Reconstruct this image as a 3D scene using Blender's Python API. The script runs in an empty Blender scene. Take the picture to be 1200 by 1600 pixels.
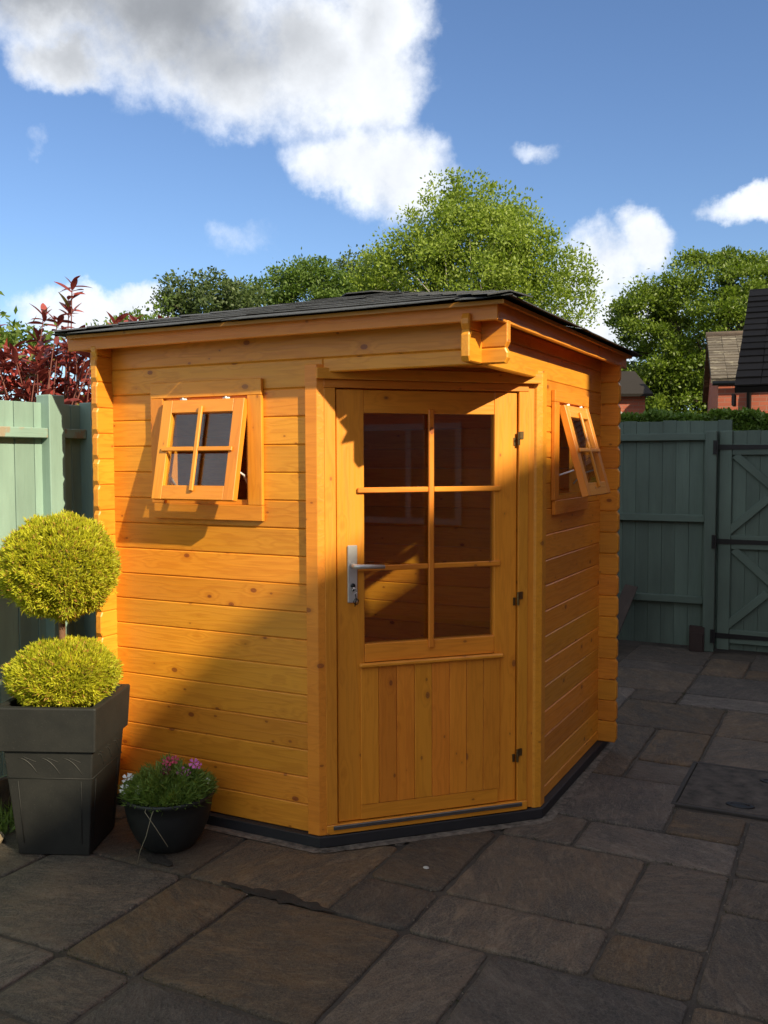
import bpy, bmesh, math, random
import numpy as np
from mathutils import Vector, Matrix, noise as mnoise
random.seed(7); RNG = np.random.default_rng(11)
S = bpy.context.scene
COL = S.collection
R = math.radians

# ---------------------------------------------------------------- camera
cam = bpy.data.cameras.new('camera'); camo = bpy.data.objects.new('camera', cam); COL.objects.link(camo)
cam.sensor_fit = 'VERTICAL'; cam.sensor_height = 24.0; cam.lens = 24.0 * 1462.7 / 1600.0
cam.clip_start = 0.05; cam.clip_end = 2000
cr = Vector((0.89190809, 0.45220504, -0.00324955)); cu = Vector((-0.02262261, 0.05179429, 0.99840151)); cf = Vector((-0.4516505, 0.89040887, -0.05642581))
camo.matrix_world = Matrix((( cr.x, cu.x, -cf.x, 1.2379), (cr.y, cu.y, -cf.y, -3.2319), (cr.z, cu.z, -cf.z, 1.5811), (0, 0, 0, 1)))
S.camera = camo
S.view_settings.view_transform = 'Standard'; S.view_settings.look = 'None'
S.view_settings.exposure = 0.82; S.view_settings.gamma = 1.0; S.view_settings.use_curve_mapping = False
S.cycles.max_bounces = 8; S.cycles.transparent_max_bounces = 16

# ---------------------------------------------------------------- sun
SUN = Vector((0.790, -0.312, 0.528)).normalized()
sl = bpy.data.lights.new('sun', 'SUN'); sl.energy = 4.35; sl.angle = R(0.8); sl.color = (1.0, 0.87, 0.62)
so = bpy.data.objects.new('sun', sl); COL.objects.link(so); so.rotation_euler = SUN.to_track_quat('Z', 'Y').to_euler()
so.location = (8, -8, 12)

# ---------------------------------------------------------------- node helpers
class NT:
    def __init__(s, tree): s.t = tree; s.n = tree.nodes; s.l = tree.links
    def new(s, typ, **kw):
        n = s.n.new(typ)
        for k, v in kw.items(): setattr(n, k, v)
        return n
    def put(s, sock, v):
        if isinstance(v, bpy.types.NodeSocket): s.l.new(v, sock)
        elif v is not None:
            try: sock.default_value = v
            except Exception: sock.default_value = (*v, 1.0)
    def m(s, op, a, b=None, c=None, clamp=False):
        n = s.new('ShaderNodeMath', operation=op); n.use_clamp = clamp
        s.put(n.inputs[0], a)
        if b is not None: s.put(n.inputs[1], b)
        if c is not None: s.put(n.inputs[2], c)
        return n.outputs[0]
    def v(s, op, a, b=None):
        n = s.new('ShaderNodeVectorMath', operation=op); s.put(n.inputs[0], a)
        if b is not None: s.put(n.inputs[1], b)
        return n.outputs[0]
    def noise(s, vec, scale, detail=3, rough=0.5, out=0, dist=0.0):
        n = s.new('ShaderNodeTexNoise'); s.put(n.inputs['Vector'], vec)
        n.inputs['Scale'].default_value = scale; n.inputs['Detail'].default_value = detail
        n.inputs['Roughness'].default_value = rough; n.inputs['Distortion'].default_value = dist
        return n.outputs[out]
    def ss(s, x, a, b):
        n = s.new('ShaderNodeMapRange', interpolation_type='SMOOTHSTEP'); s.put(n.inputs[0], x)
        n.inputs[1].default_value = a; n.inputs[2].default_value = b; return n.outputs[0]
    def lin(s, x, a, b, c=0.0, d=1.0):
        n = s.new('ShaderNodeMapRange'); s.put(n.inputs[0], x)
        for i, q in enumerate((a, b, c, d)): n.inputs[i + 1].default_value = q
        return n.outputs[0]
    def mix(s, f, a, b, mode='MIX'):
        n = s.new('ShaderNodeMix', data_type='RGBA', blend_type=mode); s.put(n.inputs[0], f)
        s.put(n.inputs[6], a); s.put(n.inputs[7], b); return n.outputs[2]
    def bump(s, h, strength=0.3, dist=0.01):
        n = s.new('ShaderNodeBump'); s.put(n.inputs['Height'], h); n.inputs['Strength'].default_value = strength
        n.inputs['Distance'].default_value = dist; return n.outputs[0]

# ---------------------------------------------------------------- world: clear evening sky with cumulus
W = bpy.data.worlds.new('World'); S.world = W; W.use_nodes = True
t = NT(W.node_tree); t.n.clear()
sky = t.new('ShaderNodeTexSky', sky_type='NISHITA'); sky.sun_disc = False
sky.sun_elevation = math.asin(SUN.z); sky.sun_rotation = math.atan2(SUN.x, SUN.y)
sky.air_density = 1.0; sky.dust_density = 0.15; sky.ozone_density = 1.6; sky.altitude = 50
bg = t.new('ShaderNodeBackground'); bg.inputs[1].default_value = 0.077
tint = t.mix(1.0, sky.outputs[0], (0.79, 0.91, 1.10, 1), 'MULTIPLY'); t.l.new(tint, bg.inputs[0])
tc = t.new('ShaderNodeTexCoord'); D = t.v('NORMALIZE', tc.outputs['Generated'])
nz = t.noise(D, 7.0, 7, 0.62, out=1)
off = t.v('SCALE', t.v('SUBTRACT', nz, (0.5, 0.5, 0.5))); off.node.inputs['Scale'].default_value = 0.11
D2 = t.v('ADD', D, off)
sx = t.new('ShaderNodeSeparateXYZ'); t.l.new(D2, sx.inputs[0])
az = t.m('MULTIPLY', t.m('ARCTAN2', sx.outputs[0], sx.outputs[1]), 57.2958)
el = t.m('MULTIPLY', t.m('ARCSINE', sx.outputs[2]), 57.2958)
blobs = [(-48, 26.0, 10, 4.6), (-39.5, 25.0, 8, 5.2), (-36.0, 22.0, 5.0, 3.6), (-31.5, 22.6, 5.2, 4.4), (-27.8, 21.8, 4.2, 4.0), (-28.6, 17.4, 4.8, 2.2), (-26.0, 17.0, 4.0, 2.8),
         (-26.8, 25.0, 3.8, 3.0), (-45.6, 21.6, 3.2, 1.9), (-38, 32, 16, 7), (-44.0, 8.3, 4.6, 1.5), (-41.2, 9.2, 2.0, 1.3), (-14.6, 11.0, 3.6, 2.4),
         (-11.4, 12.3, 2.2, 1.9), (-14, 8.0, 5.0, 3.4), (-5.2, 14.3, 3.2, 1.1), (-17.7, 17.5, 1.5, 0.7, .42), (-35, 12.7, 2.2, 0.9, .30), (-47.2, 17.5, 1.0, 0.7, .30),
         (8, 18, 9, 5)]
dens = None
for a, e, ra, re, *wt in blobs:
    wt = wt[0] if wt else 1.0
    qx = t.m('MULTIPLY', t.m('SUBTRACT', az, a), 1 / ra); qy = t.m('MULTIPLY', t.m('SUBTRACT', el, e), 1 / re)
    q = t.m('SUBTRACT', 1.0, t.m('ADD', t.m('MULTIPLY', qx, qx), t.m('MULTIPLY', qy, qy)))
    if wt < 1: q = t.m('SUBTRACT', t.m('MULTIPLY', q, wt), (1 - wt) * 0.25)
    dens = q if dens is None else t.m('SMOOTH_MAX', dens, q, 0.3)
# broken cumulus added out of view, over the remaining sky, to raise ambient light
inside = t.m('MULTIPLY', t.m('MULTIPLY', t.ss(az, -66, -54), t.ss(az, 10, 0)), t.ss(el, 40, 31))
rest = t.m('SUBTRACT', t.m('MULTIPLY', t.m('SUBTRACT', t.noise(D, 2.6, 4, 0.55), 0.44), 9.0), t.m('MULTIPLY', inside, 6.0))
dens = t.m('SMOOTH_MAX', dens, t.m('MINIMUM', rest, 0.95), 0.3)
fb = t.noise(D, 11.0, 10, 0.64)
d = t.m('ADD', dens, t.m('MULTIPLY', t.m('SUBTRACT', fb, 0.47), 1.75))
mask = t.ss(d, -0.12, 0.95)
# thick middles seen from below are grey, sunlit rims white
thick = t.ss(t.m('ADD', dens, t.m('MULTIPLY', t.m('SUBTRACT', t.noise(D, 8.0, 7, 0.6), 0.5), 0.75)), 0.10, 1.05)
gx = t.m('MULTIPLY', t.m('SUBTRACT', az, -42), 1 / 17.0); gy = t.m('MULTIPLY', t.m('SUBTRACT', el, 28.0), 1 / 8.5)
g = t.ss(t.m('SUBTRACT', 1.0, t.m('ADD', t.m('MULTIPLY', gx, gx), t.m('MULTIPLY', gy, gy))), -0.15, 0.9)
gg = t.m('MULTIPLY', t.m('ADD', t.m('MULTIPLY', g, 0.80), 0.22), thick)
ccol = t.mix(gg, (0.74, 0.765, 0.80, 1), (0.24, 0.252, 0.27, 1))
lump = t.lin(t.noise(D, 22.0, 5, 0.6), 0.3, 0.7, 0.90, 1.05)
cl = t.mix(1.0, ccol, lump, 'MULTIPLY')
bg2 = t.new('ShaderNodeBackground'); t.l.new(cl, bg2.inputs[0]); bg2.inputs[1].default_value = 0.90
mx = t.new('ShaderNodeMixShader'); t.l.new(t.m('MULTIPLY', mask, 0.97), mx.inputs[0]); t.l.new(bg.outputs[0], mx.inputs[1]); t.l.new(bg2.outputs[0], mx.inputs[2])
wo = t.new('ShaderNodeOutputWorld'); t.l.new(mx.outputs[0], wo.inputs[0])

# ---------------------------------------------------------------- materials
def mat(name):
    m = bpy.data.materials.new(name); m.use_nodes = True; t = NT(m.node_tree)
    p = t.n['Principled BSDF']; tc = t.new('ShaderNodeTexCoord'); oi = t.new('ShaderNodeObjectInfo')
    t.p = p; t.obj = tc.outputs['Object']; t.rnd = oi.outputs['Random']
    rv = t.new('ShaderNodeCombineXYZ')
    for i, k in enumerate((37.1, 91.7, 53.3)): t.l.new(t.m('MULTIPLY', t.rnd, k), rv.inputs[i])
    t.ov = t.v('ADD', t.obj, rv.outputs[0])
    geo = t.new('ShaderNodeNewGeometry'); t.pos = geo.outputs['Position']; t.geo = geo
    return m, t
def scaled(t, vec, s): return t.v('MULTIPLY', vec, s)

def wood(name, light, dark, knotc, rough=0.36, grain=1.0, knots=0.105, tone=0.16):
    m, t = mat(name)
    n1 = t.noise(scaled(t, t.ov, (1.3, 16, 16)), 1.0, 3, 0.55)
    vo = t.new('ShaderNodeTexVoronoi'); t.l.new(scaled(t, t.ov, (5.6, 5.0, 9.0)), vo.inputs['Vector']); vo.inputs['Scale'].default_value = 1.0
    dk = vo.outputs['Distance']
    near = t.ss(dk, 0.42, 0.05)
    ring = t.m('SINE', t.m('ADD', t.m('MULTIPLY', n1, 46.0), t.m('MULTIPLY', near, 7.0)))
    ring = t.lin(ring, -1, 1, 0, 1)
    fine = t.noise(scaled(t, t.ov, (5, 170, 170)), 1.0, 2, 0.6)
    blot = t.noise(scaled(t, t.ov, (2.0, 5, 5)), 1.0, 3, 0.6)
    f = t.m('ADD', t.m('MULTIPLY', t.m('POWER', ring, 2.2), 0.34 * grain), t.m('MULTIPLY', t.m('SUBTRACT', fine, 0.5), 0.55 * grain), clamp=True)
    f = t.m('ADD', f, t.m('MULTIPLY', t.m('SUBTRACT', blot, 0.45), 0.75), clamp=True)
    c = t.mix(f, (*light, 1), (*dark, 1))
    halo = t.ss(dk, knots * 2.1, knots * 0.9)
    c = t.mix(t.m('MULTIPLY', halo, 0.45), c, (*dark, 1))
    kn = t.ss(dk, knots, knots * 0.72)
    kcol = t.mix(t.lin(t.m('SINE', t.m('MULTIPLY', dk, 240)), -1, 1, 0, 1), (*knotc, 1), tuple(q * 2.1 for q in knotc) + (1,))
    c = t.mix(t.m('MULTIPLY', kn, 0.85), c, kcol)
    v2 = t.new('ShaderNodeTexVoronoi'); t.l.new(scaled(t, t.v('ADD', t.ov, (3.3, 7.7, 1.1)), (8.5, 7.0, 14.0)), v2.inputs['Vector']); v2.inputs['Scale'].default_value = 1.0
    c = t.mix(t.m('MULTIPLY', t.ss(v2.outputs['Distance'], 0.085, 0.055), 0.8), c, tuple(q * 1.3 for q in knotc) + (1,))
    c = t.mix(t.m('MULTIPLY', t.ss(v2.outputs['Distance'], 0.20, 0.09), 0.25), c, (*dark, 1))
    hs = t.new('ShaderNodeHueSaturation'); t.l.new(c, hs.inputs['Color'])
    t.l.new(t.lin(t.rnd, 0, 1, 1 - tone, 1 + tone), hs.inputs['Value'])
    t.l.new(t.lin(t.m('FRACT', t.m('MULTIPLY', t.rnd, 7.7)), 0, 1, 0.494, 0.506), hs.inputs['Hue'])
    t.l.new(hs.outputs[0], t.p.inputs['Base Color'])
    t.l.new(t.lin(fine, 0.3, 0.7, rough - 0.05, rough + 0.12), t.p.inputs['Roughness'])
    t.l.new(t.bump(t.m('ADD', t.m('MULTIPLY', fine, 0.6), t.m('MULTIPLY', ring, 0.5)), 0.22, 0.002), t.p.inputs['Normal'])
    return m
def plain(name, col, rough=0.5, metal=0.0, var=0.15, nscale=12, bump=0.1, bd=0.003, spec=None):
    m, t = mat(name)
    n = t.noise(t.ov, nscale, 5, 0.6)
    lo = tuple(q * (1 - var * 1.4) for q in col) + (1,); hi = tuple(min(1, q * (1 + var)) for q in col) + (1,)
    t.l.new(t.mix(t.lin(n, 0.3, 0.7), lo, hi), t.p.inputs['Base Color'])
    t.p.inputs['Roughness'].default_value = rough; t.p.inputs['Metallic'].default_value = metal
    if spec is not None: t.p.inputs['Specular IOR Level'].default_value = spec
    t.l.new(t.bump(t.noise(t.ov, nscale * 6, 4, 0.6), bump, bd), t.p.inputs['Normal'])
    return m

M_LOG = wood('stained_log_pine', (0.75, 0.295, 0.024), (0.56, 0.182, 0.011), (0.16, 0.040, 0.008), tone=0.14, grain=1.2)
M_TRIM = wood('stained_trim_pine', (0.76, 0.280, 0.024), (0.54, 0.165, 0.011), (0.20, 0.060, 0.012), grain=0.8, tone=0.08)
M_DOOR = wood('stained_door_pine', (0.76, 0.262, 0.022), (0.54, 0.152, 0.010), (0.17, 0.05, 0.012), grain=0.9, tone=0.09)
M_IN = wood('interior_pine', (0.52, 0.27, 0.10), (0.36, 0.17, 0.055), (0.12, 0.05, 0.02))

def painted(name, col, wear=(0.30, 0.22, 0.14), worn=0.0):
    m, t = mat(name)
    fine = t.noise(scaled(t, t.ov, (4, 90, 90)), 1.0, 3, 0.6)
    blot = t.noise(scaled(t, t.ov, (1.5, 6, 6)), 1.0, 4, 0.6)
    c = t.mix(t.lin(blot, 0.3, 0.72), tuple(q * 0.78 for q in col) + (1,), tuple(min(1, q * 1.15) for q in col) + (1,))
    c = t.mix(t.m('MULTIPLY', t.ss(fine, 0.56, 0.74), 0.35), c, tuple(q * 0.6 for q in col) + (1,))
    if worn: c = t.mix(t.m('MULTIPLY', t.ss(t.noise(t.ov, 9, 6, 0.7), 0.6 - worn * 0.2, 0.7 - worn * 0.2), 0.85), c, (*wear, 1))
    hs = t.new('ShaderNodeHueSaturation'); t.l.new(c, hs.inputs['Color']); t.l.new(t.lin(t.rnd, 0, 1, 0.88, 1.1), hs.inputs['Value'])
    t.l.new(hs.outputs[0], t.p.inputs['Base Color']); t.p.inputs['Roughness'].default_value = 0.68
    t.l.new(t.bump(t.m('ADD', fine, blot), 0.35, 0.003), t.p.inputs['Normal'])
    return m
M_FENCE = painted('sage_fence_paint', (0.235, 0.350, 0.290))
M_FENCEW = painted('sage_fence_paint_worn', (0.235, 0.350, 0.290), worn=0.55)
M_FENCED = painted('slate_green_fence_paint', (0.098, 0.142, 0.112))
M_PLINTH = plain('black_bearer', (0.018, 0.018, 0.02), 0.6)
M_IRON = plain('black_iron', (0.012, 0.012, 0.013), 0.45, 0.3)
M_ALU = plain('satin_aluminium', (0.62, 0.60, 0.57), 0.42, 0.6, 0.05, 30, 0.03)
M_BRASS = plain('dull_brass', (0.22, 0.15, 0.07), 0.35, 0.9)
M_WHITEM = plain('white_metal', (0.75, 0.75, 0.73), 0.35, 0.2, 0.05)
M_DARKALU = plain('dark_threshold_strip', (0.16, 0.15, 0.14), 0.4, 0.7)
M_SOIL = plain('potting_soil', (0.025, 0.016, 0.010), 0.95, 0, 0.5, 40, 1.0, 0.02)
M_BOWL = plain('black_plastic_pot', (0.016, 0.018, 0.018), 0.48, 0, 0.2, 8, 0.05)

def m_glass():
    m = bpy.data.materials.new('thin_window_glass'); m.use_nodes = True; t = NT(m.node_tree); t.n.clear()
    tr = t.new('ShaderNodeBsdfTransparent'); tr.inputs[0].default_value = (0.90, 0.92, 0.91, 1)
    gl = t.new('ShaderNodeBsdfGlossy'); gl.inputs['Roughness'].default_value = 0.015; gl.inputs[0].default_value = (1, 1, 1, 1)
    ge = t.new('ShaderNodeNewGeometry'); dt = t.new('ShaderNodeVectorMath', operation='DOT_PRODUCT')
    t.l.new(ge.outputs['Normal'], dt.inputs[0]); t.l.new(ge.outputs['Incoming'], dt.inputs[1])
    c_ = t.m('SUBTRACT', 1.0, t.m('ABSOLUTE', dt.outputs['Value']))
    f2 = t.m('ADD', 0.050, t.m('MULTIPLY', t.m('POWER', c_, 5.0), 0.958), clamp=True)
    mx = t.new('ShaderNodeMixShader'); t.l.new(f2, mx.inputs[0]); t.l.new(tr.outputs[0], mx.inputs[1]); t.l.new(gl.outputs[0], mx.inputs[2])
    o = t.new('ShaderNodeOutputMaterial'); t.l.new(mx.outputs[0], o.inputs[0]); return m
M_GLASS = m_glass()

def m_slab():
    m, t = mat('riven_concrete_slab')
    vr = t.new('ShaderNodeVectorRotate', rotation_type='Z_AXIS'); t.l.new(t.ov, vr.inputs['Vector'])
    t.l.new(t.m('MULTIPLY', t.m('FRACT', t.m('MULTIPLY', t.rnd, 17.3)), 6.283), vr.inputs['Angle']); t.ov = vr.outputs[0]
    big = t.noise(t.ov, 2.6, 5, 0.62, dist=0.6)
    wv = t.noise(scaled(t, t.ov, (4.5, 11.0, 6)), 1.0, 8, 0.70, dist=0.5)
    fn = t.noise(t.ov, 130, 4, 0.65)
    md = t.noise(t.ov, 22, 5, 0.7)
    wv2 = t.noise(scaled(t, t.ov, (3.0, 6.5, 4)), 1.0, 9, 0.76, dist=0.6)
    c = t.mix(t.ss(t.m('ADD', t.m('MULTIPLY', big, 0.5), t.m('MULTIPLY', wv, 0.6)), 0.46, 0.66), (0.066, 0.054, 0.042, 1), (0.170, 0.102, 0.048, 1))
    c = t.mix(t.m('MULTIPLY', t.ss(wv2, 0.52, 0.66), 0.75), c, (0.34, 0.215, 0.112, 1))
    c = t.mix(t.m('MULTIPLY', t.ss(wv2, 0.46, 0.34), 0.6), c, (0.040, 0.036, 0.032, 1))
    c = t.mix(t.m('MULTIPLY', t.ss(md, 0.45, 0.30), 0.6), c, (0.038, 0.032, 0.026, 1))
    vf = t.noise(t.ov, 340, 3, 0.7); cr_ = t.noise(scaled(t, t.ov, (14, 46, 20)), 1.0, 8, 0.75, dist=0.8)
    c = t.mix(t.m('MULTIPLY', t.ss(cr_, 0.53, 0.62), 0.5), c, (0.34, 0.25, 0.155, 1))
    c = t.mix(t.m('MULTIPLY', t.ss(cr_, 0.45, 0.38), 0.6), c, (0.030, 0.026, 0.022, 1))
    c = t.mix(t.lin(fn, 0.38, 0.66, 0.0, 0.6), c, (0.27, 0.20, 0.13, 1))
    c = t.mix(t.m('MULTIPLY', t.ss(vf, 0.55, 0.66), 0.55), c, (0.36, 0.30, 0.23, 1))
    c = t.mix(t.m('MULTIPLY', t.ss(vf, 0.44, 0.34), 0.5), c, (0.022, 0.019, 0.016, 1))
    hs = t.new('ShaderNodeHueSaturation'); t.l.new(c, hs.inputs['Color']); t.l.new(t.lin(t.rnd, 0, 1, 0.44, 0.78), hs.inputs['Value'])
    t.l.new(t.lin(t.m('FRACT', t.m('MULTIPLY', t.rnd, 5.3)), 0, 1, 0.55, 1.1), hs.inputs['Saturation'])
    t.l.new(hs.outputs[0], t.p.inputs['Base Color'])
    t.l.new(t.lin(md, 0.3, 0.7, 0.62, 0.88), t.p.inputs['Roughness'])
    rv = t.noise(scaled(t, t.ov, (6, 12, 8)), 1.0, 9, 0.70, dist=0.5)
    h = t.m('ADD', t.m('ADD', t.m('MULTIPLY', rv, 1.0), t.m('MULTIPLY', md, 0.45)), t.m('MULTIPLY', t.m('ADD', fn, cr_), 0.25))
    t.l.new(t.bump(h, 1.0, 0.020), t.p.inputs['Normal'])
    return m
M_SLAB = m_slab()
def m_mortar():
    m, t = mat('mortar_bed')
    n = t.noise(t.pos, 5, 6, 0.7); f = t.noise(t.pos, 160, 4, 0.7)
    c = t.mix(t.ss(n, 0.38, 0.66), (0.022, 0.017, 0.012, 1), (0.070, 0.055, 0.038, 1))
    c = t.mix(t.lin(f, 0.3, 0.7, 0, 0.4), c, (0.12, 0.10, 0.08, 1))
    t.l.new(c, t.p.inputs['Base Color']); t.p.inputs['Roughness'].default_value = 0.9
    t.l.new(t.bump(f, 0.7, 0.006), t.p.inputs['Normal']); return m
M_MORTAR = m_mortar()
M_FILLET = plain('pale_mortar_fillet', (0.15, 0.125, 0.098), 0.9, 0, 0.5, 30, 0.8, 0.006)
M_DAMP = plain('damp_dark_mortar', (0.024, 0.019, 0.014), 0.85, 0, 0.3, 25, 0.8, 0.006)
M_SHING = plain('slate_grey_felt_shingle', (0.078, 0.083, 0.090), 0.88, 0, 0.4, 220, 1.0, 0.004)

def leafmat(name, a, b, trans=0.35, rough=0.5, patch=2.0, third=None):
    m, t = mat(name)
    isl = t.geo.outputs['Random Per Island']
    n = t.noise(t.pos, patch, 3, 0.6)
    f = t.m('ADD', t.m('MULTIPLY', isl, 0.55), t.m('MULTIPLY', t.lin(n, 0.3, 0.7), 0.5), clamp=True)
    c = t.mix(f, (*a, 1), (*b, 1))
    if third: c = t.mix(t.ss(t.m('FRACT', t.m('MULTIPLY', isl, 9.3)), 0.88, 0.92), c, (*third, 1))
    t.l.new(c, t.p.inputs['Base Color']); t.p.inputs['Roughness'].default_value = rough
    t.p.inputs['Specular IOR Level'].default_value = 0.35
    tl = t.new('ShaderNodeBsdfTranslucent'); t.l.new(t.mix(1.0, c, (1.1, 1.25, 0.6, 1), 'MULTIPLY'), tl.inputs[0])
    mx = t.new('ShaderNodeMixShader'); mx.inputs[0].default_value = trans
    t.l.new(t.p.outputs[0], mx.inputs[1]); t.l.new(tl.outputs[0], mx.inputs[2])
    t.l.new(mx.outputs[0], t.n['Material Output'].inputs[0]); return m
M_ASH = leafmat('spring_green_leaf', (0.140, 0.205, 0.020), (0.280, 0.345, 0.050), 0.4, 0.5, 0.6)
M_OAK = leafmat('oak_leaf', (0.070, 0.118, 0.012), (0.180, 0.240, 0.026), 0.35, 0.45, 0.5)
M_DKLEAF = leafmat('dull_green_leaf', (0.045, 0.070, 0.022), (0.100, 0.140, 0.040), 0.3, 0.5, 0.7)
M_MIDLEAF = leafmat('mid_green_leaf', (0.055, 0.105, 0.014), (0.130, 0.195, 0.032), 0.35, 0.5, 0.7)
M_BRIGHT = leafmat('fresh_green_leaf', (0.09, 0.15, 0.02), (0.18, 0.25, 0.05), 0.45, 0.5, 1.5)
M_HEDGE = leafmat('hedge_leaf', (0.07, 0.14, 0.02), (0.17, 0.25, 0.04), 0.25, 0.4, 2.5)
M_GOLD = leafmat('golden_conifer', (0.25, 0.285, 0.012), (0.64, 0.59, 0.030), 0.28, 0.6, 9.0, (0.42, 0.22, 0.05))
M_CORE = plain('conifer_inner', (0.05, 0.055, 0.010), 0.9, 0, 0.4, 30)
M_RED = leafmat('photinia_red_leaf', (0.16, 0.022, 0.024), (0.46, 0.085, 0.070), 0.22, 0.30, 6.0, (0.16, 0.17, 0.05))
M_POTLEAF = leafmat('pot_plant_leaf', (0.10, 0.17, 0.030), (0.22, 0.32, 0.065), 0.3, 0.5, 14.0)
M_BARK = plain('grey_brown_bark', (0.11, 0.085, 0.06), 0.9, 0, 0.4, 6, 0.8, 0.02)
M_PALEB = plain('pale_bark', (0.34, 0.31, 0.26), 0.85, 0, 0.35, 6, 0.6, 0.02)
M_REDSTEM = plain('red_brown_stem', (0.16, 0.05, 0.035), 0.7)

def m_brick(name, c1, c2, mort, s=1.0, rot=0.0):
    m, t = mat(name)
    mp = t.new('ShaderNodeMapping'); t.l.new(t.obj, mp.inputs[0])
    br = t.new('ShaderNodeTexBrick')
    sp = t.new('ShaderNodeSeparateXYZ'); t.l.new(t.obj, sp.inputs[0])
    cx = t.new('ShaderNodeCombineXYZ'); t.l.new(t.m('ADD', sp.outputs[0], sp.outputs[1]), cx.inputs[0]); t.l.new(sp.outputs[2], cx.inputs[1])
    t.l.new(cx.outputs[0], br.inputs['Vector'])
    br.inputs['Color1'].default_value = (*c1, 1); br.inputs['Color2'].default_value = (*c2, 1); br.inputs['Mortar'].default_value = (*mort, 1)
    br.inputs['Scale'].default_value = s; br.inputs['Mortar Size'].default_value = 0.006; br.inputs['Brick Width'].default_value = 0.225; br.inputs['Row Height'].default_value = 0.075
    c = t.mix(t.lin(t.noise(t.obj, 2.0, 4), 0.3, 0.7, 0, 0.35), br.outputs[0], tuple(q * 0.55 for q in c1) + (1,))
    t.l.new(c, t.p.inputs['Base Color']); t.p.inputs['Roughness'].default_value = 0.85
    t.l.new(t.bump(t.m('SUBTRACT', 1.0, br.outputs[1]), 0.5, 0.008), t.p.inputs['Normal']); return m
M_BRICK = m_brick('red_brick', (0.42, 0.110, 0.058), (0.34, 0.085, 0.045), (0.30, 0.17, 0.12))
M_BRICKD = m_brick('dark_red_brick', (0.16, 0.05, 0.035), (0.12, 0.04, 0.028), (0.14, 0.12, 0.10))
def m_tile(name, col, moss=0.5, mossc=(0.30, 0.27, 0.20)):
    m, t = mat(name)
    n = t.noise(t.ov, 3.5, 6, 0.75); c = t.mix(t.rnd, tuple(q * 0.75 for q in col) + (1,), tuple(q * 1.2 for q in col) + (1,))
    c = t.mix(t.m('MULTIPLY', t.ss(n, 0.62 - 0.12 * moss, 0.72 - 0.12 * moss), moss), c, (*mossc, 1))
    t.l.new(c, t.p.inputs['Base Color']); t.p.inputs['Roughness'].default_value = 0.92; t.p.inputs['Specular IOR Level'].default_value = 0.15
    t.l.new(t.bump(n, 0.5, 0.01), t.p.inputs['Normal']); return m
M_TILE = m_tile('weathered_brown_tile', (0.125, 0.105, 0.082), 0.7)
M_DTILE = m_tile('black_tile', (0.026, 0.022, 0.019), 0.12, (0.12, 0.12, 0.11))
def m_planter():
    m, t = mat('dark_grey_planter')
    n = t.noise(t.obj, 7, 6, 0.65); f = t.noise(t.obj, 140, 3, 0.6)
    c = t.mix(t.ss(n, 0.35, 0.7), (0.009, 0.009, 0.0078, 1), (0.016, 0.0155, 0.013, 1))
    c = t.mix(t.m('MULTIPLY', t.ss(f, 0.62, 0.72), 0.45), c, (0.045, 0.043, 0.038, 1))
    t.l.new(c, t.p.inputs['Base Color']); t.p.inputs['Roughness'].default_value = 0.70
    t.l.new(t.bump(t.m('ADD', n, t.m('MULTIPLY', f, 0.3)), 0.3, 0.004), t.p.inputs['Normal']); return m
M_PLANTER = m_planter()
def m_ground():
    m, t = mat('grass_ground')
    n = t.noise(t.pos, 0.7, 8, 0.7)
    t.l.new(t.mix(n, (0.03, 0.05, 0.012, 1), (0.08, 0.10, 0.03, 1)), t.p.inputs['Base Color']); t.p.inputs['Roughness'].default_value = 0.95
    return m
M_GROUND = m_ground()

# ---------------------------------------------------------------- object helpers
WM = {}
def tag(o, label=None, cat=None, group=None, kind=None):
    if label: o['label'] = label
    if cat: o['category'] = cat
    if group: o['group'] = group
    if kind: o['kind'] = kind
    return o
def place(o, parent, M):
    WM[o.name] = M.copy()
    if parent is not None:
        o.parent = parent; o.matrix_basis = WM[parent.name].inverted() @ M
    else: o.matrix_basis = M
def link(name, me, m=None, parent=None, M=Matrix.Identity(4)):
    if m is not None and not me.materials: me.materials.append(m)
    o = bpy.data.objects.new(name, me); COL.objects.link(o); place(o, parent, M); return o
def empty(name, loc, label, cat, group=None):
    o = bpy.data.objects.new(name, None); COL.objects.link(o); o.empty_display_size = 0.2
    place(o, None, Matrix.Translation(loc)); return tag(o, label, cat, group)
def frame(o, ex, ey):
    ex = Vector(ex).normalized(); ey = Vector(ey).normalized(); ez = ex.cross(ey)
    return Matrix(((ex.x, ey.x, ez.x, o[0]), (ex.y, ey.y, ez.y, o[1]), (ex.z, ey.z, ez.z, o[2]), (0, 0, 0, 1)))
def mesh_from(name, verts, faces, smooth=False):
    me = bpy.data.meshes.new(name); me.from_pydata([tuple(v) for v in verts], [], faces); me.update()
    if smooth:
        for p in me.polygons: p.use_smooth = True
    return me
CACHE = {}
def box_mesh(L, T, H, c=0.003):
    k = ('box', round(L, 4), round(T, 4), round(H, 4), c)
    if k in CACHE: return CACHE[k]
    bm = bmesh.new(); bmesh.ops.create_cube(bm, size=1)
    for v in bm.verts: v.co = Vector(((v.co.x + .5) * L, (v.co.y + .5) * T, (v.co.z + .5) * H))
    if c > 0: bmesh.ops.bevel(bm, geom=bm.edges[:], offset=min(c, L * .3, T * .3, H * .3), segments=1, affect='EDGES')
    me = bpy.data.meshes.new('board'); bm.to_mesh(me); bm.free(); CACHE[k] = me; return me
def vmesh(me, m):
    k = (me.name, m.name)
    if k in CACHE: return CACHE[k]
    if me.materials and me.materials[0] != m:
        me = me.copy(); me.materials.clear()
    if not me.materials: me.materials.append(m)
    CACHE[k] = me; return me
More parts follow.
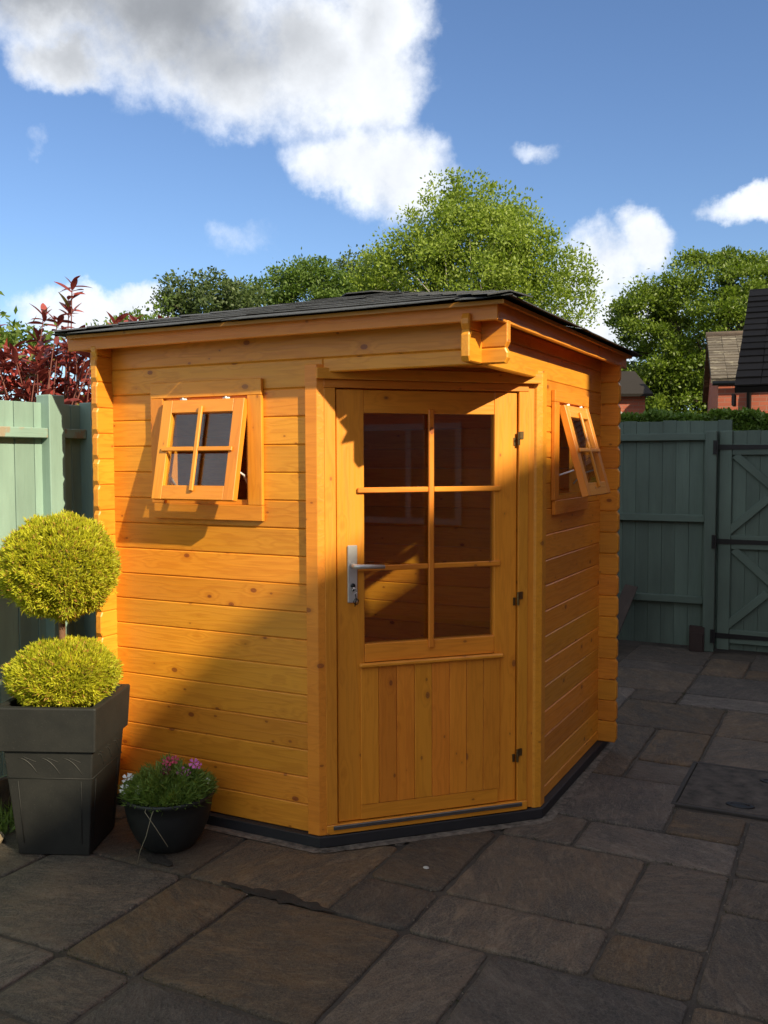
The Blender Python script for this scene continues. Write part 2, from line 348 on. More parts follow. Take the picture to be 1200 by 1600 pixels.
def log_mesh(L, T, H, tipa=False, tipb=False, g=0.0045):
    """log with V joints top and bottom; tip: the big cut corners of a crossing end"""
    k = ('log', round(L, 4), T, round(H, 4), tipa, tipb)
    if k in CACHE: return CACHE[k]
    cx, cz = 0.010, 0.019
    pts = []
    z0, z1 = 0.0004, H - 0.0004
    if tipa: pts += [(cx, z0), (0, z0 + cz), (0, z1 - cz), (cx, z1)]
    else: pts += [(0, z0), (0, z1)]
    if tipb: pts += [(L - cx, z1), (L, z1 - cz), (L, z0 + cz), (L - cx, z0)]
    else: pts += [(L, z1), (L, z0)]
    bm = bmesh.new()
    vs = [bm.verts.new((x, 0, z)) for x, z in pts]; f = bm.faces.new(vs)
    r = bmesh.ops.extrude_face_region(bm, geom=[f]); nv = [e for e in r['geom'] if isinstance(e, bmesh.types.BMVert)]
    for v in nv: v.co.y = T
    bmesh.ops.recalc_face_normals(bm, faces=bm.faces[:])
    ed = [e for e in bm.edges if abs(e.verts[0].co.y - e.verts[1].co.y) < 1e-6]
    bmesh.ops.bevel(bm, geom=ed, offset=g, segments=1, affect='EDGES')
    me = bpy.data.meshes.new('log'); bm.to_mesh(me); bm.free(); CACHE[k] = me; return me
def board(parent, name, o, ex, ey, L, T, H, m, c=0.003):
    return link(name, vmesh(box_mesh(L, T, H, c), m), None, parent, frame(o, ex, ey))
def prism(pts, z0, z1, c=0.002):
    bm = bmesh.new(); vs = [bm.verts.new((x, y, z0)) for x, y in pts]; f = bm.faces.new(vs)
    r = bmesh.ops.extrude_face_region(bm, geom=[f])
    for e in r['geom']:
        if isinstance(e, bmesh.types.BMVert): e.co.z = z1
    bmesh.ops.recalc_face_normals(bm, faces=bm.faces[:])
    if c: bmesh.ops.bevel(bm, geom=bm.edges[:], offset=c, segments=1, affect='EDGES')
    me = bpy.data.meshes.new('prism'); bm.to_mesh(me); bm.free(); return me
def tube(path, rads, n=8, cap=True):
    V = []; F = []; P = [Vector(p) for p in path]
    for i, p in enumerate(P):
        d = (P[min(i + 1, len(P) - 1)] - P[max(i - 1, 0)]).normalized()
        a = d.cross(Vector((0.31, 0.17, 0.93)) if abs(d.z) < 0.9 else Vector((1, 0, 0))).normalized(); b = d.cross(a)
        r = rads[i] if hasattr(rads, '__len__') else rads
        for k in range(n):
            q = 2 * math.pi * k / n; V.append(p + (a * math.cos(q) + b * math.sin(q)) * r)
    for i in range(len(P) - 1):
        for k in range(n): F.append((i * n + k, i * n + (k + 1) % n, (i + 1) * n + (k + 1) % n, (i + 1) * n + k))
    if cap: F.append(tuple(range(n))[::-1]); F.append(tuple(range((len(P) - 1) * n, len(P) * n)))
    return V, F
def merge(parts):
    V = []; F = []
    for v, f in parts:
        o = len(V); V += list(v); F += [tuple(i + o for i in q) for q in f]
    return V, F
def lathe(prof, n=32, c=(0, 0, 0)):
    V = []; F = []
    for r, z in prof:
        for k in range(n):
            a = 2 * math.pi * k / n; V.append((c[0] + r * math.cos(a), c[1] + r * math.sin(a), c[2] + z))
    for i in range(len(prof) - 1):
        for k in range(n): F.append((i * n + k, i * n + (k + 1) % n, (i + 1) * n + (k + 1) % n, (i + 1) * n + k))
    return V, F

# ================================================================ ground and patio
me = mesh_from('ground', [(-600, -600, -0.09), (600, -600, -0.09), (600, 600, -0.09), (-600, 600, -0.09)], [(0, 1, 2, 3)])
tag(link('ground', me, M_GROUND), kind='structure')
U = 0.31; GX, GY = -1.64, -1.40          # slab module and grid origin
bed = link('patio', vmesh(box_mesh(6.6, 12.2, 0.05, 0), M_MORTAR), None, None, Matrix.Translation((-2.6 + 0.42, -5.9, -0.062)))
tag(bed, kind='structure')

def slab_mesh(w, h, seed):
    rnd = random.Random(seed); out = []
    c = 0.012 + rnd.random() * 0.010
    def edge(a, b, n):
        a = Vector(a); b = Vector(b); d = (b - a); nn = Vector((-d.y, d.x)).normalized(); r = []
        for i in range(n):
            f = i / n; r.append(a + d * f + nn * (rnd.uniform(-0.0035, 0.0035) if i else 0))
        return r
    n1 = max(4, int(w / 0.07)); n2 = max(4, int(h / 0.07))
    out = edge((c, 0), (w - c, 0), n1) + edge((w - c, 0), (w, c), 1) + edge((w, c), (w, h - c), n2) + edge((w, h - c), (w - c, h), 1)
    out += edge((w - c, h), (c, h), n1) + edge((c, h), (0, h - c), 1) + edge((0, h - c), (0, c), n2) + edge((0, c), (c, 0), 1)
    C = Vector((w / 2, h / 2)); N = len(out); V = []; F = []
    for k, (ins, z) in enumerate(((0, -0.03), (0, -0.0065), (0.005, -0.0015), (0.022, 0.0))):
        for p in out:
            q = p + (C - p).normalized() * (ins * (1 + rnd.uniform(-.4, .9) * (k == 3)))
            V.append((q.x, q.y, z + (rnd.uniform(-0.0012, 0.0008) if k > 1 else 0)))
    for k in range(3):
        for i in range(N): F.append((k * N + i, k * N + (i + 1) % N, (k + 1) * N + (i + 1) % N, (k + 1) * N + i))
    F.append(tuple(range(3 * N, 4 * N)))
    me = mesh_from('paving_slab', V, F); me.materials.append(M_SLAB)
    for p in me.polygons: p.use_smooth = True
    return me
occ = {}
slabs = []
def put(i0, j0, i1, j1):
    for i in range(i0, i1):
        for j in range(j0, j1):
            if occ.get((i, j)): return False
    for i in range(i0, i1):
        for j in range(j0, j1): occ[(i, j)] = 1
    slabs.append((i0, j0, i1, j1)); return True
for q in [(0, 1, 2, 3), (2, 1, 3, 3), (2, 0, 3, 1), (0, -1, 2, 1), (3, -1, 5, 1), (3, 1, 5, 3), (4, 3, 5, 4), (2, 3, 4, 5), (5, 1, 6, 3), (6, 1, 8, 3), (5, 3, 7, 4),
          (7, 3, 8, 4), (5, 4, 7, 6), (7, 4, 8, 6), (6, 6, 8, 7), (4, 4, 5, 6), (5, 6, 6, 7), (0, 3, 2, 5), (-1, 2, 0, 4), (-1, 0, 0, 2), (8, 3, 10, 5), (8, 1, 9, 3), (8, 5, 9, 6), (8, 6, 9, 8),
          (9, 5, 10, 8), (5, 7, 7, 9), (6, 9, 7, 10), (5, -1, 7, 1), (7, 0, 8, 1), (5, 9, 6, 12), (6, 10, 7, 12), (7, 10, 9, 12), (7, 12, 8, 14), (8, 12, 10, 13), (8, 13, 10, 15), (5, 12, 7, 14),
          (4, 15, 6, 17), (6, 15, 8, 17), (4, 17, 6, 18), (6, 17, 7, 19)]: put(*q)
MH = (0.500, 1.115, 1.110, 1.785)         # inspection cover, about grid cells 7..9 x 8..10
for i in (7, 8):
    for j in (8, 9): occ[(i, j)] = 2
rr = random.Random(5)
for j in range(-5, 22):
    for i in range(-2, 11):
        if occ.get((i, j)): continue
        for s in rr.sample([(2, 2), (2, 2), (2, 1), (1, 2), (2, 3), (3, 2), (1, 1)], 7) + [(1, 1)]:
            if i + s[0] <= 12 and put(i, j, i + s[0], j + s[1]): break
for n, (i0, j0, i1, j1) in enumerate(slabs):
    x0, y0, x1, y1 = GX + i0 * U, GY + j0 * U, GX + i1 * U, GY + j1 * U
    if y1 > 4.9 or x0 < -2.2: continue
    if x0 > -1.7 and x1 < -0.2 and y0 > 0.8: continue          # under the shed
    g = 0.0065 + rr.random() * 0.003
    me = slab_mesh(x1 - x0 - 2 * g, y1 - y0 - 2 * g, n)
    # quarter turns give each riven face its own run of the relief
    M = Matrix.Translation((x0 + g, y0 + g, rr.uniform(-0.003, 0.0005)))
    M = M @ Matrix.Rotation(rr.uniform(-0.003, 0.003), 4, 'X') @ Matrix.Rotation(rr.uniform(-0.003, 0.003), 4, 'Y')
    link('paving_slab', me, None, bed, M)

# damp dark smears where pointing is missing, and the pale fillet round the shed base
def smear(name, path, ws, m, z=0.004, seed=1, parent=None, h=0.0025, wob=0.8):
    rnd = random.Random(seed); V = []; F = []; n = len(path)
    fine = []
    for i in range(n - 1):
        for k in range(16):
            f = k / 16; f = f; fine.append((path[i][0] * (1 - f) + path[i + 1][0] * f, path[i][1] * (1 - f) + path[i + 1][1] * f, ws[i] * (1 - f) + ws[i + 1] * f))
    fine.append((*path[-1], ws[-1]))
    for i, (x, y, w) in enumerate(fine):
        a = fine[max(0, i - 1)]; b = fine[min(len(fine) - 1, i + 1)]
        d = Vector((b[0] - a[0], b[1] - a[1])).normalized(); nn = Vector((-d.y, d.x))
        w1 = w * (1 + wob * mnoise.noise(Vector((x * 22, y * 22, seed)))) ; w2 = w * (1 + wob * mnoise.noise(Vector((x * 27, y * 27, seed + 5))))
        for s, zz in ((-w1, 0), (-w1 * .5, h), (w2 * .5, h), (w2, 0)): V.append((x + nn.x * s, y + nn.y * s, z + zz - 0.004))
    for i in range(len(fine) - 1):
        for k in range(3): F.append((i * 4 + k, i * 4 + k + 1, (i + 1) * 4 + k + 1, (i + 1) * 4 + k))
    me = mesh_from(name, V, F, True); return link(name, me, m, parent)
smear('damp_mortar', [(-0.86, -0.45), (-0.72, -0.465), (-0.60, -0.45), (-0.46, -0.462), (-0.36, -0.468)], [0.006, 0.022, 0.034, 0.022, 0.005], M_DAMP, 0.0045, 3, bed)
smear('damp_mortar', [(-1.34, -0.37), (-1.22, -0.40), (-1.12, -0.43)], [0.012, 0.035, 0.010], M_DAMP, 0.0045, 4, bed)
s2 = 0.70711
smear('mortar_fillet', [(-1.9, -0.052), (-1.35, -0.052), (-0.69, -0.052), (-0.645, -0.030), (0.030, 0.645), (0.052, 0.69), (0.052, 1.3), (0.052, 1.95)], [0.022, 0.024, 0.026, 0.024, 0.024, 0.024, 0.02, 0.016], M_FILLET, 0.0045, 5, bed, 0.0012, 0.25)

# inspection cover let into the paving
ic = empty('inspection_cover', (0.8, 1.45, 0), 'dark square inspection cover with two key slots set in the paving', 'manhole cover')
M_RIM = plain('worn_steel_rim', (0.035, 0.030, 0.025), 0.7, 0.2)
for (x, y, lx, ly) in ((MH[0], MH[1], MH[2] - MH[0], 0.022), (MH[0], MH[3] - 0.022, MH[2] - MH[0], 0.022)):
    board(ic, 'rim', (x, y, -0.02), (1, 0, 0), (0, 1, 0), lx, ly, 0.0225, M_RIM)
for x in (MH[0], MH[2] - 0.022):
    board(ic, 'rim', (x, MH[1] + 0.022, -0.02), (1, 0, 0), (0, 1, 0), 0.022, MH[3] - MH[1] - 0.044, 0.0225, M_RIM)
M_COVER = plain('recessed_cover_infill', (0.060, 0.050, 0.040), 0.85, 0, 0.5, 14, 0.9, 0.008)
board(ic, 'infill', (MH[0] + 0.026, MH[1] + 0.026, -0.02), (1, 0, 0), (0, 1, 0), MH[2] - MH[0] - 0.052, MH[3] - MH[1] - 0.052, 0.022, M_COVER)
for x, y in ((0.79, 1.22), (0.90, 1.62)):
    v, f = lathe([(0.0, 0.0), (0.030, 0.0), (0.034, 0.004), (0.045, 0.004), (0.047, 0.0)], 16)
    v = [(a * 1.35, b * 0.7, c) for a, b, c in v]
    link('key_slot', mesh_from('key_slot', v, f), M_IRON, ic, Matrix.Translation((x, y, 0.0035)))

# ================================================================ corner summerhouse
C_, WL = 0.6714, 1.7713; TH = 0.034; K = 0.114; ZB = 0.045; EX = 0.10
shed = empty('summerhouse', (-0.886, 0.886, 0), 'orange stained log corner summerhouse with glazed door and two tilted windows', 'summerhouse')
X, Y, Z = Vector((1, 0, 0)), Vector((0, 1, 0)), Vector((0, 0, 1))
DU = Vector((s2, s2, 0)); DN = Vector((-s2, s2, 0)); P0 = Vector((-C_, 0, 0))     # door wall: along, inward, origin
def lg(o, ex, ey, L, H, ta, tb, T=TH): return link('log', vmesh(log_mesh(L, T, H, ta, tb), M_LOG), None, shed, frame(o, ex, ey))
XL = -WL - TH - EX
# left wall, facing the camera
wx0, wx1 = -1.473, -1.022
for k in range(0, 18):
    z = ZB + K * k
    if 12 <= k <= 15:
        lg((XL, 0, z), X, Y, wx0 - XL, K, True, False); lg((wx1, 0, z), X, Y, -C_ - wx1, K, False, False)
    elif k == 17: lg((XL, 0, z), X, Y, EX - XL, K, True, True)
    else: lg((XL, 0, z), X, Y, -C_ - XL, K, True, False)
lg((-C_, 0, ZB + K * 16.5), X, Y, EX + C_, K * 0.5, False, True)
# right wall
wy0, wy1 = 0.935, 1.385; YR = WL + TH + EX
lg((0, C_, ZB), Y, -X, YR - C_, K * 0.5, False, True)
for n in range(0, 17):
    z = ZB + K * (n + 0.5)
    if 11 <= n <= 14:
        lg((0, C_, z), Y, -X, wy0 - C_, K, False, False); lg((0, wy1, z), Y, -X, YR - wy1, K, False, True)
    elif n == 16: lg((0, -0.122, z), Y, -X, YR + 0.122, K, True, True)
    else: lg((0, C_, z), Y, -X, YR - C_, K, False, True)
lg((0, -0.122, ZB + K * 17.5), Y, -X, YR + 0.122, K * 0.5, True, True)
# back left wall (its ends cross the left wall) and back right wall
lg((-WL - TH, YR, ZB), -Y, X, YR + EX, K * 0.5, True, True)
for n in range(0, 17): lg((-WL - TH, YR, ZB + K * (n + 0.5)), -Y, X, YR + EX, K, True, True)
lg((-WL - TH, YR, ZB + K * 17.5), -Y, X, YR + EX, K * 0.5, True, True)
for k in range(0, 18): lg((EX, WL + TH, ZB + K * k), -X, -Y, EX - XL, K, True, True)
# boards above the door
for i in range(2): lg(tuple(P0 + Z * (1.940 + 0.0785 * i) + DN * 0.004), DU, DN, 2 ** .5 * C_, 0.0785, False, False)
# floor and roof deck
fl = [(-WL, TH + .002), (-C_ + .02, TH + .002), (-TH - .002, C_ - .02), (-TH - .002, WL), (-WL, WL)]
link('floor', prism(fl, 0.05, 0.078, 0), M_IN, shed)
def bearer(pts, nm='bearer'): link(nm, prism(pts, 0.001, ZB - 0.001, 0.002), M_PLINTH, shed)
o_ = 0.030; i_ = -0.03
bearer([(-1.92, -o_), (-C_ - 0.012, -o_), (-C_ + 0.03, 0.03), (-1.92, 0.03)])
bearer([(-C_ - 0.010, -o_), (o_, C_ + 0.010), (-0.03, C_ - 0.03), (-C_ + 0.032, 0.03)])
bearer([(o_, C_ + 0.012), (o_, 1.92), (-0.03, 1.92), (-0.03, C_ - 0.028)])

link('canopy_soffit', prism([(-C_ + 0.09, 0.036), (-0.036, 0.036), (-0.036, C_ - 0.09)], 1.958, 1.970, 0), M_LOG, shed)
# corner posts either side of the door wall
lp = [(-0.746, -0.018), (-0.692, -0.018), (-0.6705, 0.0035), (-0.6705, 0.03), (-0.69, 0.0), (-0.746, -0.001)]
link('corner_post', prism(lp[:4] + [(-0.685, -0.001), (-0.746, -0.001)], 0.046, 1.958, 0.0015), M_TRIM, shed)
rp = [(-y, -x) for x, y in lp]
link('corner_post', prism((rp[:4] + [(0.001, 0.685), (0.001, 0.746)])[::-1], 0.046, 1.958, 0.0015), M_TRIM, shed)

# door wall parts in (u along the wall, n inward, z)
def dbox(parent, name, u0, u1, n0, n1, z0, z1, m, vert=False, c=0.002):
    if vert:   # grain runs up: local x = world z
        ex, ey = Z, DN; ez = ex.cross(ey)
        oo = P0 + DU * u1 + DN * n0 + Z * z0      # ez = z x inward = -DU
        if ez.dot(DU) > 0: oo = P0 + DU * u0 + DN * n0 + Z * z0
        return link(name, vmesh(box_mesh(z1 - z0, n1 - n0, u1 - u0, c), m), None, parent, frame(oo, ex, ey))
    return link(name, vmesh(box_mesh(u1 - u0, n1 - n0, z1 - z0, c), m), None, parent, frame(P0 + DU * u0 + DN * n0 + Z * z0, DU, DN))
dbox(shed, 'jamb', 0.003, 0.050, 0.000, 0.06, 0.086, 1.866, M_TRIM, True)
dbox(shed, 'jamb', 0.862, 0.908, 0.000, 0.06, 0.086, 1.866, M_TRIM, True)
dbox(shed, 'jamb', 0.910, 0.946, 0.010, 0.06, 0.048, 1.938, M_TRIM, True)
dbox(shed, 'door_head', 0.003, 0.908, 0.000, 0.06, 1.867, 1.899, M_TRIM)
dbox(shed, 'lintel', -0.030, 0.957, -0.020, -0.001, 1.900, 1.944, M_TRIM)
dbox(shed, 'sill', 0.003, 0.908, -0.004, 0.06, 0.046, 0.085, M_TRIM)
dbox(shed, 'threshold_strip', 0.030, 0.880, -0.014, -0.0045, 0.067, 0.083, M_DARKALU)
door = dbox(shed, 'door', 0.056, 0.172, 0.012, 0.052, 0.09, 1.862, M_DOOR, True)
dbox(door, 'stile', 0.753, 0.857, 0.012, 0.052, 0.09, 1.862, M_DOOR, True)
dbox(door, 'top_rail', 0.1725, 0.7525, 0.013, 0.051, 1.768, 1.861, M_DOOR)
dbox(door, 'middle_rail', 0.1725, 0.7525, 0.009, 0.051, 0.746, 0.822, M_DOOR)
dbox(door, 'bottom_rail', 0.152, 0.772, 0.006, 0.0115, 0.091, 0.1515, M_DOOR)
dbox(door, 'rain_bar', 0.145, 0.790, -0.014, 0.0085, 0.727, 0.7455, M_DOOR, c=0.006)
for i in range(8):
    a = 0.152 + i * 0.0785
    dbox(door, 'panel_board', a + .0006, a + 0.0785 - .0006, 0.0035, 0.0118, 0.1525, 0.7265, M_DOOR, True, 0.0028)
dbox(door, 'inner_panel', 0.1725, 0.7525, 0.030, 0.045, 0.09, 0.745, M_IN)
dbox(door, 'glass_pane', 0.165, 0.760, 0.028, 0.032, 0.815, 1.775, M_GLASS, c=0)
dbox(door, 'glazing_bar', 0.449, 0.472, -0.004, 0.0115, 0.790, 1.786, M_DOOR, True, 0.003)
for z in (1.135, 1.455):
    dbox(door, 'glazing_bar', 0.142, 0.4485, -0.001, 0.0115, z - 0.011, z + 0.011, M_DOOR, c=0.003)
    dbox(door, 'glazing_bar', 0.4725, 0.777, -0.001, 0.0115, z - 0.011, z + 0.011, M_DOOR, c=0.003)
DM = frame(P0, DU, DN)                     # local (u, n, z)
hp = link('handle', vmesh(box_mesh(0.041, 0.009, 0.235, 0.003), M_ALU), None, door, DM @ Matrix.Translation((0.099, 0.0025, 0.997)))
def dmesh(name, vf, m, parent=door, smooth=True): return link(name, mesh_from(name, vf[0], vf[1], smooth), m, parent, DM)
dmesh('lever', tube([(0.119, 0.002, 1.150), (0.119, -0.030, 1.150), (0.121, -0.042, 1.150), (0.130, -0.048, 1.150), (0.17, -0.048, 1.149), (0.24, -0.046, 1.145)], [.011, .010, .010, .010, .009, .008], 12), M_ALU)
dmesh('keyhole', merge([tube([(0.119, 0.002, 1.068), (0.119, -0.004, 1.068)], .009, 12), tube([(0.119, 0.002, 1.050), (0.119, -0.004, 1.050)], .0055, 10)]), M_IRON)
dmesh('key', merge([tube([(0.119, 0.0, 1.060), (0.119, -0.024, 1.060)], .0035, 8), tube([(0.119 + .011 * math.cos(a), -0.026, 1.049 + .011 * math.sin(a)) for a in np.linspace(0, 6.28, 13)], .0022, 6)]), M_ALU)
dmesh('key', merge([tube([(0.121, -0.026, 1.040), (0.126, -0.024, 1.015), (0.122, -0.018, 0.985)], .0022, 6), tube([(0.126 + .010 * math.cos(a), -0.022, 1.005 + .012 * math.sin(a)) for a in np.linspace(0, 6.28, 13)], .002, 6)]), M_IRON)
for z in (1.667, 0.978, 0.29):
    bxs = lambda u0, u1, n0, n1, z0, z1: ([(a, b, c) for a in (u0, u1) for b in (n0, n1) for c in (z0, z1)], [(0, 1, 3, 2), (4, 6, 7, 5), (0, 2, 6, 4), (1, 5, 7, 3), (0, 4, 5, 1), (2, 3, 7, 6)])
    h = dmesh('hinge', merge([tube([(0.8595, -0.004, z - 0.028), (0.8595, -0.004, z + 0.028)], .0055, 10), bxs(0.866, 0.882, -0.0035, 0.0005, z - 0.002, z + 0.030), bxs(0.842, 0.853, 0.0085, 0.0125, z - 0.030, z + 0.004),
                              tube([(0.8595, -0.006, z - 0.002), (0.8595, -0.006, z + 0.002)], .0085, 10)]), M_BRASS, smooth=False)

# windows: a liner with casing boards and a top hung sash swung outwards
def window(o, ex, ey, x0, x1, z0, z1, tilt, trim_x0, trim_x1, tz0, tz1):
    F = frame(o, ex, ey)                   # local x along the wall, y inward, z up
    def b(parent, name, bx0, bx1, by0, by1, bz0, bz1, m, vert=False, c=0.002, G=F):
        if vert:
            Q = G @ frame((bx1, by0, bz0), (0, 0, 1), (0, 1, 0))
            return link(name, vmesh(box_mesh(bz1 - bz0, by1 - by0, bx1 - bx0, c), m), None, parent, Q)
        return link(name, vmesh(box_mesh(bx1 - bx0, by1 - by0, bz1 - bz0, c), m), None, parent, G @ Matrix.Translation((bx0, by0, bz0)))
    # liner as the window part itself
    bm = bmesh.new()
    w = 0.020
    me = mesh_from('window', *merge([
        ([(a, b2, c2) for a in (x0, x0 + w) for b2 in (-0.001, 0.055) for c2 in (z0, z1)], [(0, 1, 3, 2), (4, 6, 7, 5), (0, 2, 6, 4), (1, 5, 7, 3), (0, 4, 5, 1), (2, 3, 7, 6)]),
        ([(a, b2, c2) for a in (x1 - w, x1) for b2 in (-0.001, 0.055) for c2 in (z0, z1)], [(0, 1, 3, 2), (4, 6, 7, 5), (0, 2, 6, 4), (1, 5, 7, 3), (0, 4, 5, 1), (2, 3, 7, 6)]),
        ([(a, b2, c2) for a in (x0 + w + .0005, x1 - w - .0005) for b2 in (-0.001, 0.055) for c2 in (z0, z0 + w)], [(0, 1, 3, 2), (4, 6, 7, 5), (0, 2, 6, 4), (1, 5, 7, 3), (0, 4, 5, 1), (2, 3, 7, 6)]),
        ([(a, b2, c2) for a in (x0 + w + .0005, x1 - w - .0005) for b2 in (-0.001, 0.055) for c2 in (z1 - w, z1)], [(0, 1, 3, 2), (4, 6, 7, 5), (0, 2, 6, 4), (1, 5, 7, 3), (0, 4, 5, 1), (2, 3, 7, 6)])]))
    bm.free()
    win = link('window', me, M_TRIM, shed, F)
    T0 = -0.019
    b(win, 'casing_board', trim_x0, trim_x1, T0, -0.0015, z1 + 0.001, tz1, M_TRIM)
    b(win, 'casing_board', trim_x0 + 0.012, trim_x1, T0, -0.0015, tz0, z0 - 0.001, M_TRIM)
    b(win, 'casing_board', trim_x0, x0 + 0.004, T0, -0.0015, z0, z1, M_TRIM, True)
    b(win, 'casing_board', x1 - 0.004, trim_x1, T0, -0.0015, z0, z1, M_TRIM, True)
    sw0, sw1 = x0 + 0.022, x1 - 0.004; Wd = sw1 - sw0; Hh = 0.430; tk = 0.032
    # sash frame of reference: x along, y from outer face inwards, z down from 0 to -Hh
    SM = F @ Matrix.Translation((sw0, -0.036, z1 - 0.010)) @ Matrix.Rotation(-tilt, 4, 'X')
    sash = b(win, 'sash', 0, 0.052, 0, tk, -Hh, 0, M_TRIM, True, G=SM)
    b(win, 'sash_stile', Wd - 0.052, Wd, 0, tk, -Hh, 0, M_TRIM, True, G=SM)
    b(win, 'sash_rail', 0.0525, Wd - 0.0525, 0.0005, tk - .001, -0.056, -0.0005, M_TRIM, G=SM)
    b(win, 'sash_rail', 0.0525, Wd - 0.0525, 0.0005, tk - .001, -Hh + .0005, -Hh + 0.060, M_TRIM, G=SM)
    b(win, 'glass_pane', 0.046, Wd - 0.046, 0.017, 0.020, -Hh + 0.05, -0.050, M_GLASS, c=0, G=SM)
    b(win, 'glazing_bar', Wd / 2 - 0.010, Wd / 2 + 0.010, -0.012, -0.0005, -Hh + 0.035, -0.030, M_TRIM, True, 0.003, G=SM)
    b(win, 'glazing_bar', 0.028, Wd / 2 - 0.0105, -0.010, -0.0005, -0.225, -0.206, M_TRIM, c=0.003, G=SM)
    b(win, 'glazing_bar', Wd / 2 + 0.0105, Wd - 0.028, -0.010, -0.0005, -0.225, -0.206, M_TRIM, c=0.003, G=SM)
    for xx in (0.10, Wd - 0.10):
        v, f = merge([tube([(xx, 0.030, 0.002), (xx, 0.004, 0.006)], 0.006, 8), tube([(xx - 0.016, 0.012, 0.004), (xx + 0.016, 0.012, 0.004)], 0.005, 8)])
        link('hinge', mesh_from('hinge', v, f, True), M_WHITEM, win, SM)
    dy = math.sin(tilt) * 0.30; zz = z1 - 0.010 - 0.30
    v, f = merge([tube([(x1 - 0.03, 0.03, zz - 0.07), (x1 - 0.028, -0.012, zz - 0.02), (x1 - 0.030, -dy, zz + 0.002)], 0.0045, 8), tube([(x1 - 0.03, -dy - .004, zz - .004), (x1 - 0.03, -dy + 0.01, zz + 0.02)], 0.007, 8)])
    link('stay', mesh_from('stay', v, f, True), M_WHITEM, win, F)
    v, f = merge([tube([(x0 + 0.03, 0.03, zz - 0.07), (x0 + 0.028, -0.012, zz - 0.02), (x0 + 0.030, -dy, zz + 0.002)], 0.0045, 8)])
    link('stay', mesh_from('stay', v, f, True), M_WHITEM, win, F)
window((0, 0, 0), X, Y, wx0, wx1, 1.392, 1.846, R(12.0), -1.538, -0.955, 1.326, 1.914)
window((0, 0, 0), Y, -X, wy0, wy1, 1.392, 1.836, R(15.5), 0.868, 1.450, 1.326, 1.890)

# ---- roof: low hipped deck, fascia boards, felt shingles
EAV = 0.168; RX0, RX1, RY0, RY1 = -1.945, EAV, -EAV, 1.945
CX, CY = (RX0 + RX1) / 2, (RY0 + RY1) / 2; HW = (RX1 - RX0) / 2; ZE = 2.132; ZA = 2.375; SL = (ZA - ZE) / HW
cs = [(RX0, RY0), (RX1, RY0), (RX1, RY1), (RX0, RY1)]
ds = [(x + (0.035 if x < CX else -0.035), y + (0.035 if y < CY else -0.035)) for x, y in cs]; dz_ = 0.035 * SL - 0.009
V = [(x, y, ZE + dz_) for x, y in ds] + [(CX, CY, ZA)] + [(x, y, ZE + dz_ - 0.014) for x, y in ds] + [(CX, CY, ZA - 0.018)]
F = [(0, 1, 4), (1, 2, 4), (2, 3, 4), (3, 0, 4)] + [(6, 5, 9), (7, 6, 9), (8, 7, 9), (5, 8, 9)] + [(5, 6, 1, 0), (6, 7, 2, 1), (7, 8, 3, 2), (8, 5, 0, 3)]
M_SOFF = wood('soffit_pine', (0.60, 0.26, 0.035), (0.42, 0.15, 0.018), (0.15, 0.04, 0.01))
roof = link('roof', mesh_from('roof', V, F), M_SOFF, shed)
FO = 0.098; fz0 = 2.068; fz1 = ZE - 0.016 + (EAV - FO) * SL - 0.002
board(shed, 'fascia_board', (RX0 + 0.005, -FO, fz0), X, Y, FO - RX0 - 0.005, 0.018, fz1 - fz0, M_TRIM)
board(shed, 'fascia_board', (FO - 0.0006, -FO + 0.0185, fz0), Y, -X, RY1 - 0.005 + FO - 0.0185, 0.018, fz1 - fz0, M_TRIM)
board(shed, 'fascia_board', (FO - 0.02, RY1 - 0.06, fz0), -X, -Y, FO - RX0 - 0.06, 0.018, fz1 - fz0, M_TRIM)
board(shed, 'fascia_board', (RX0 + 0.06, RY1 - 0.08, fz0), -Y, X, RY1 - 0.10 + FO, 0.018, fz1 - fz0, M_TRIM)
ND = [(Vector((0, 1, 0)), Vector((1, 0, 0)), Vector((RX0, RY0, ZE))), (Vector((-1, 0, 0)), Vector((0, 1, 0)), Vector((RX1, RY0, ZE))),
      (Vector((0, -1, 0)), Vector((-1, 0, 0)), Vector((RX1, RY1, ZE))), (Vector((1, 0, 0)), Vector((0, -1, 0)), Vector((RX0, RY1, ZE)))]
sh_r = random.Random(21)
def rp3(o, al, up, s, t_, lift): return o + al * s + up * t_ + Z * (t_ * SL + lift)
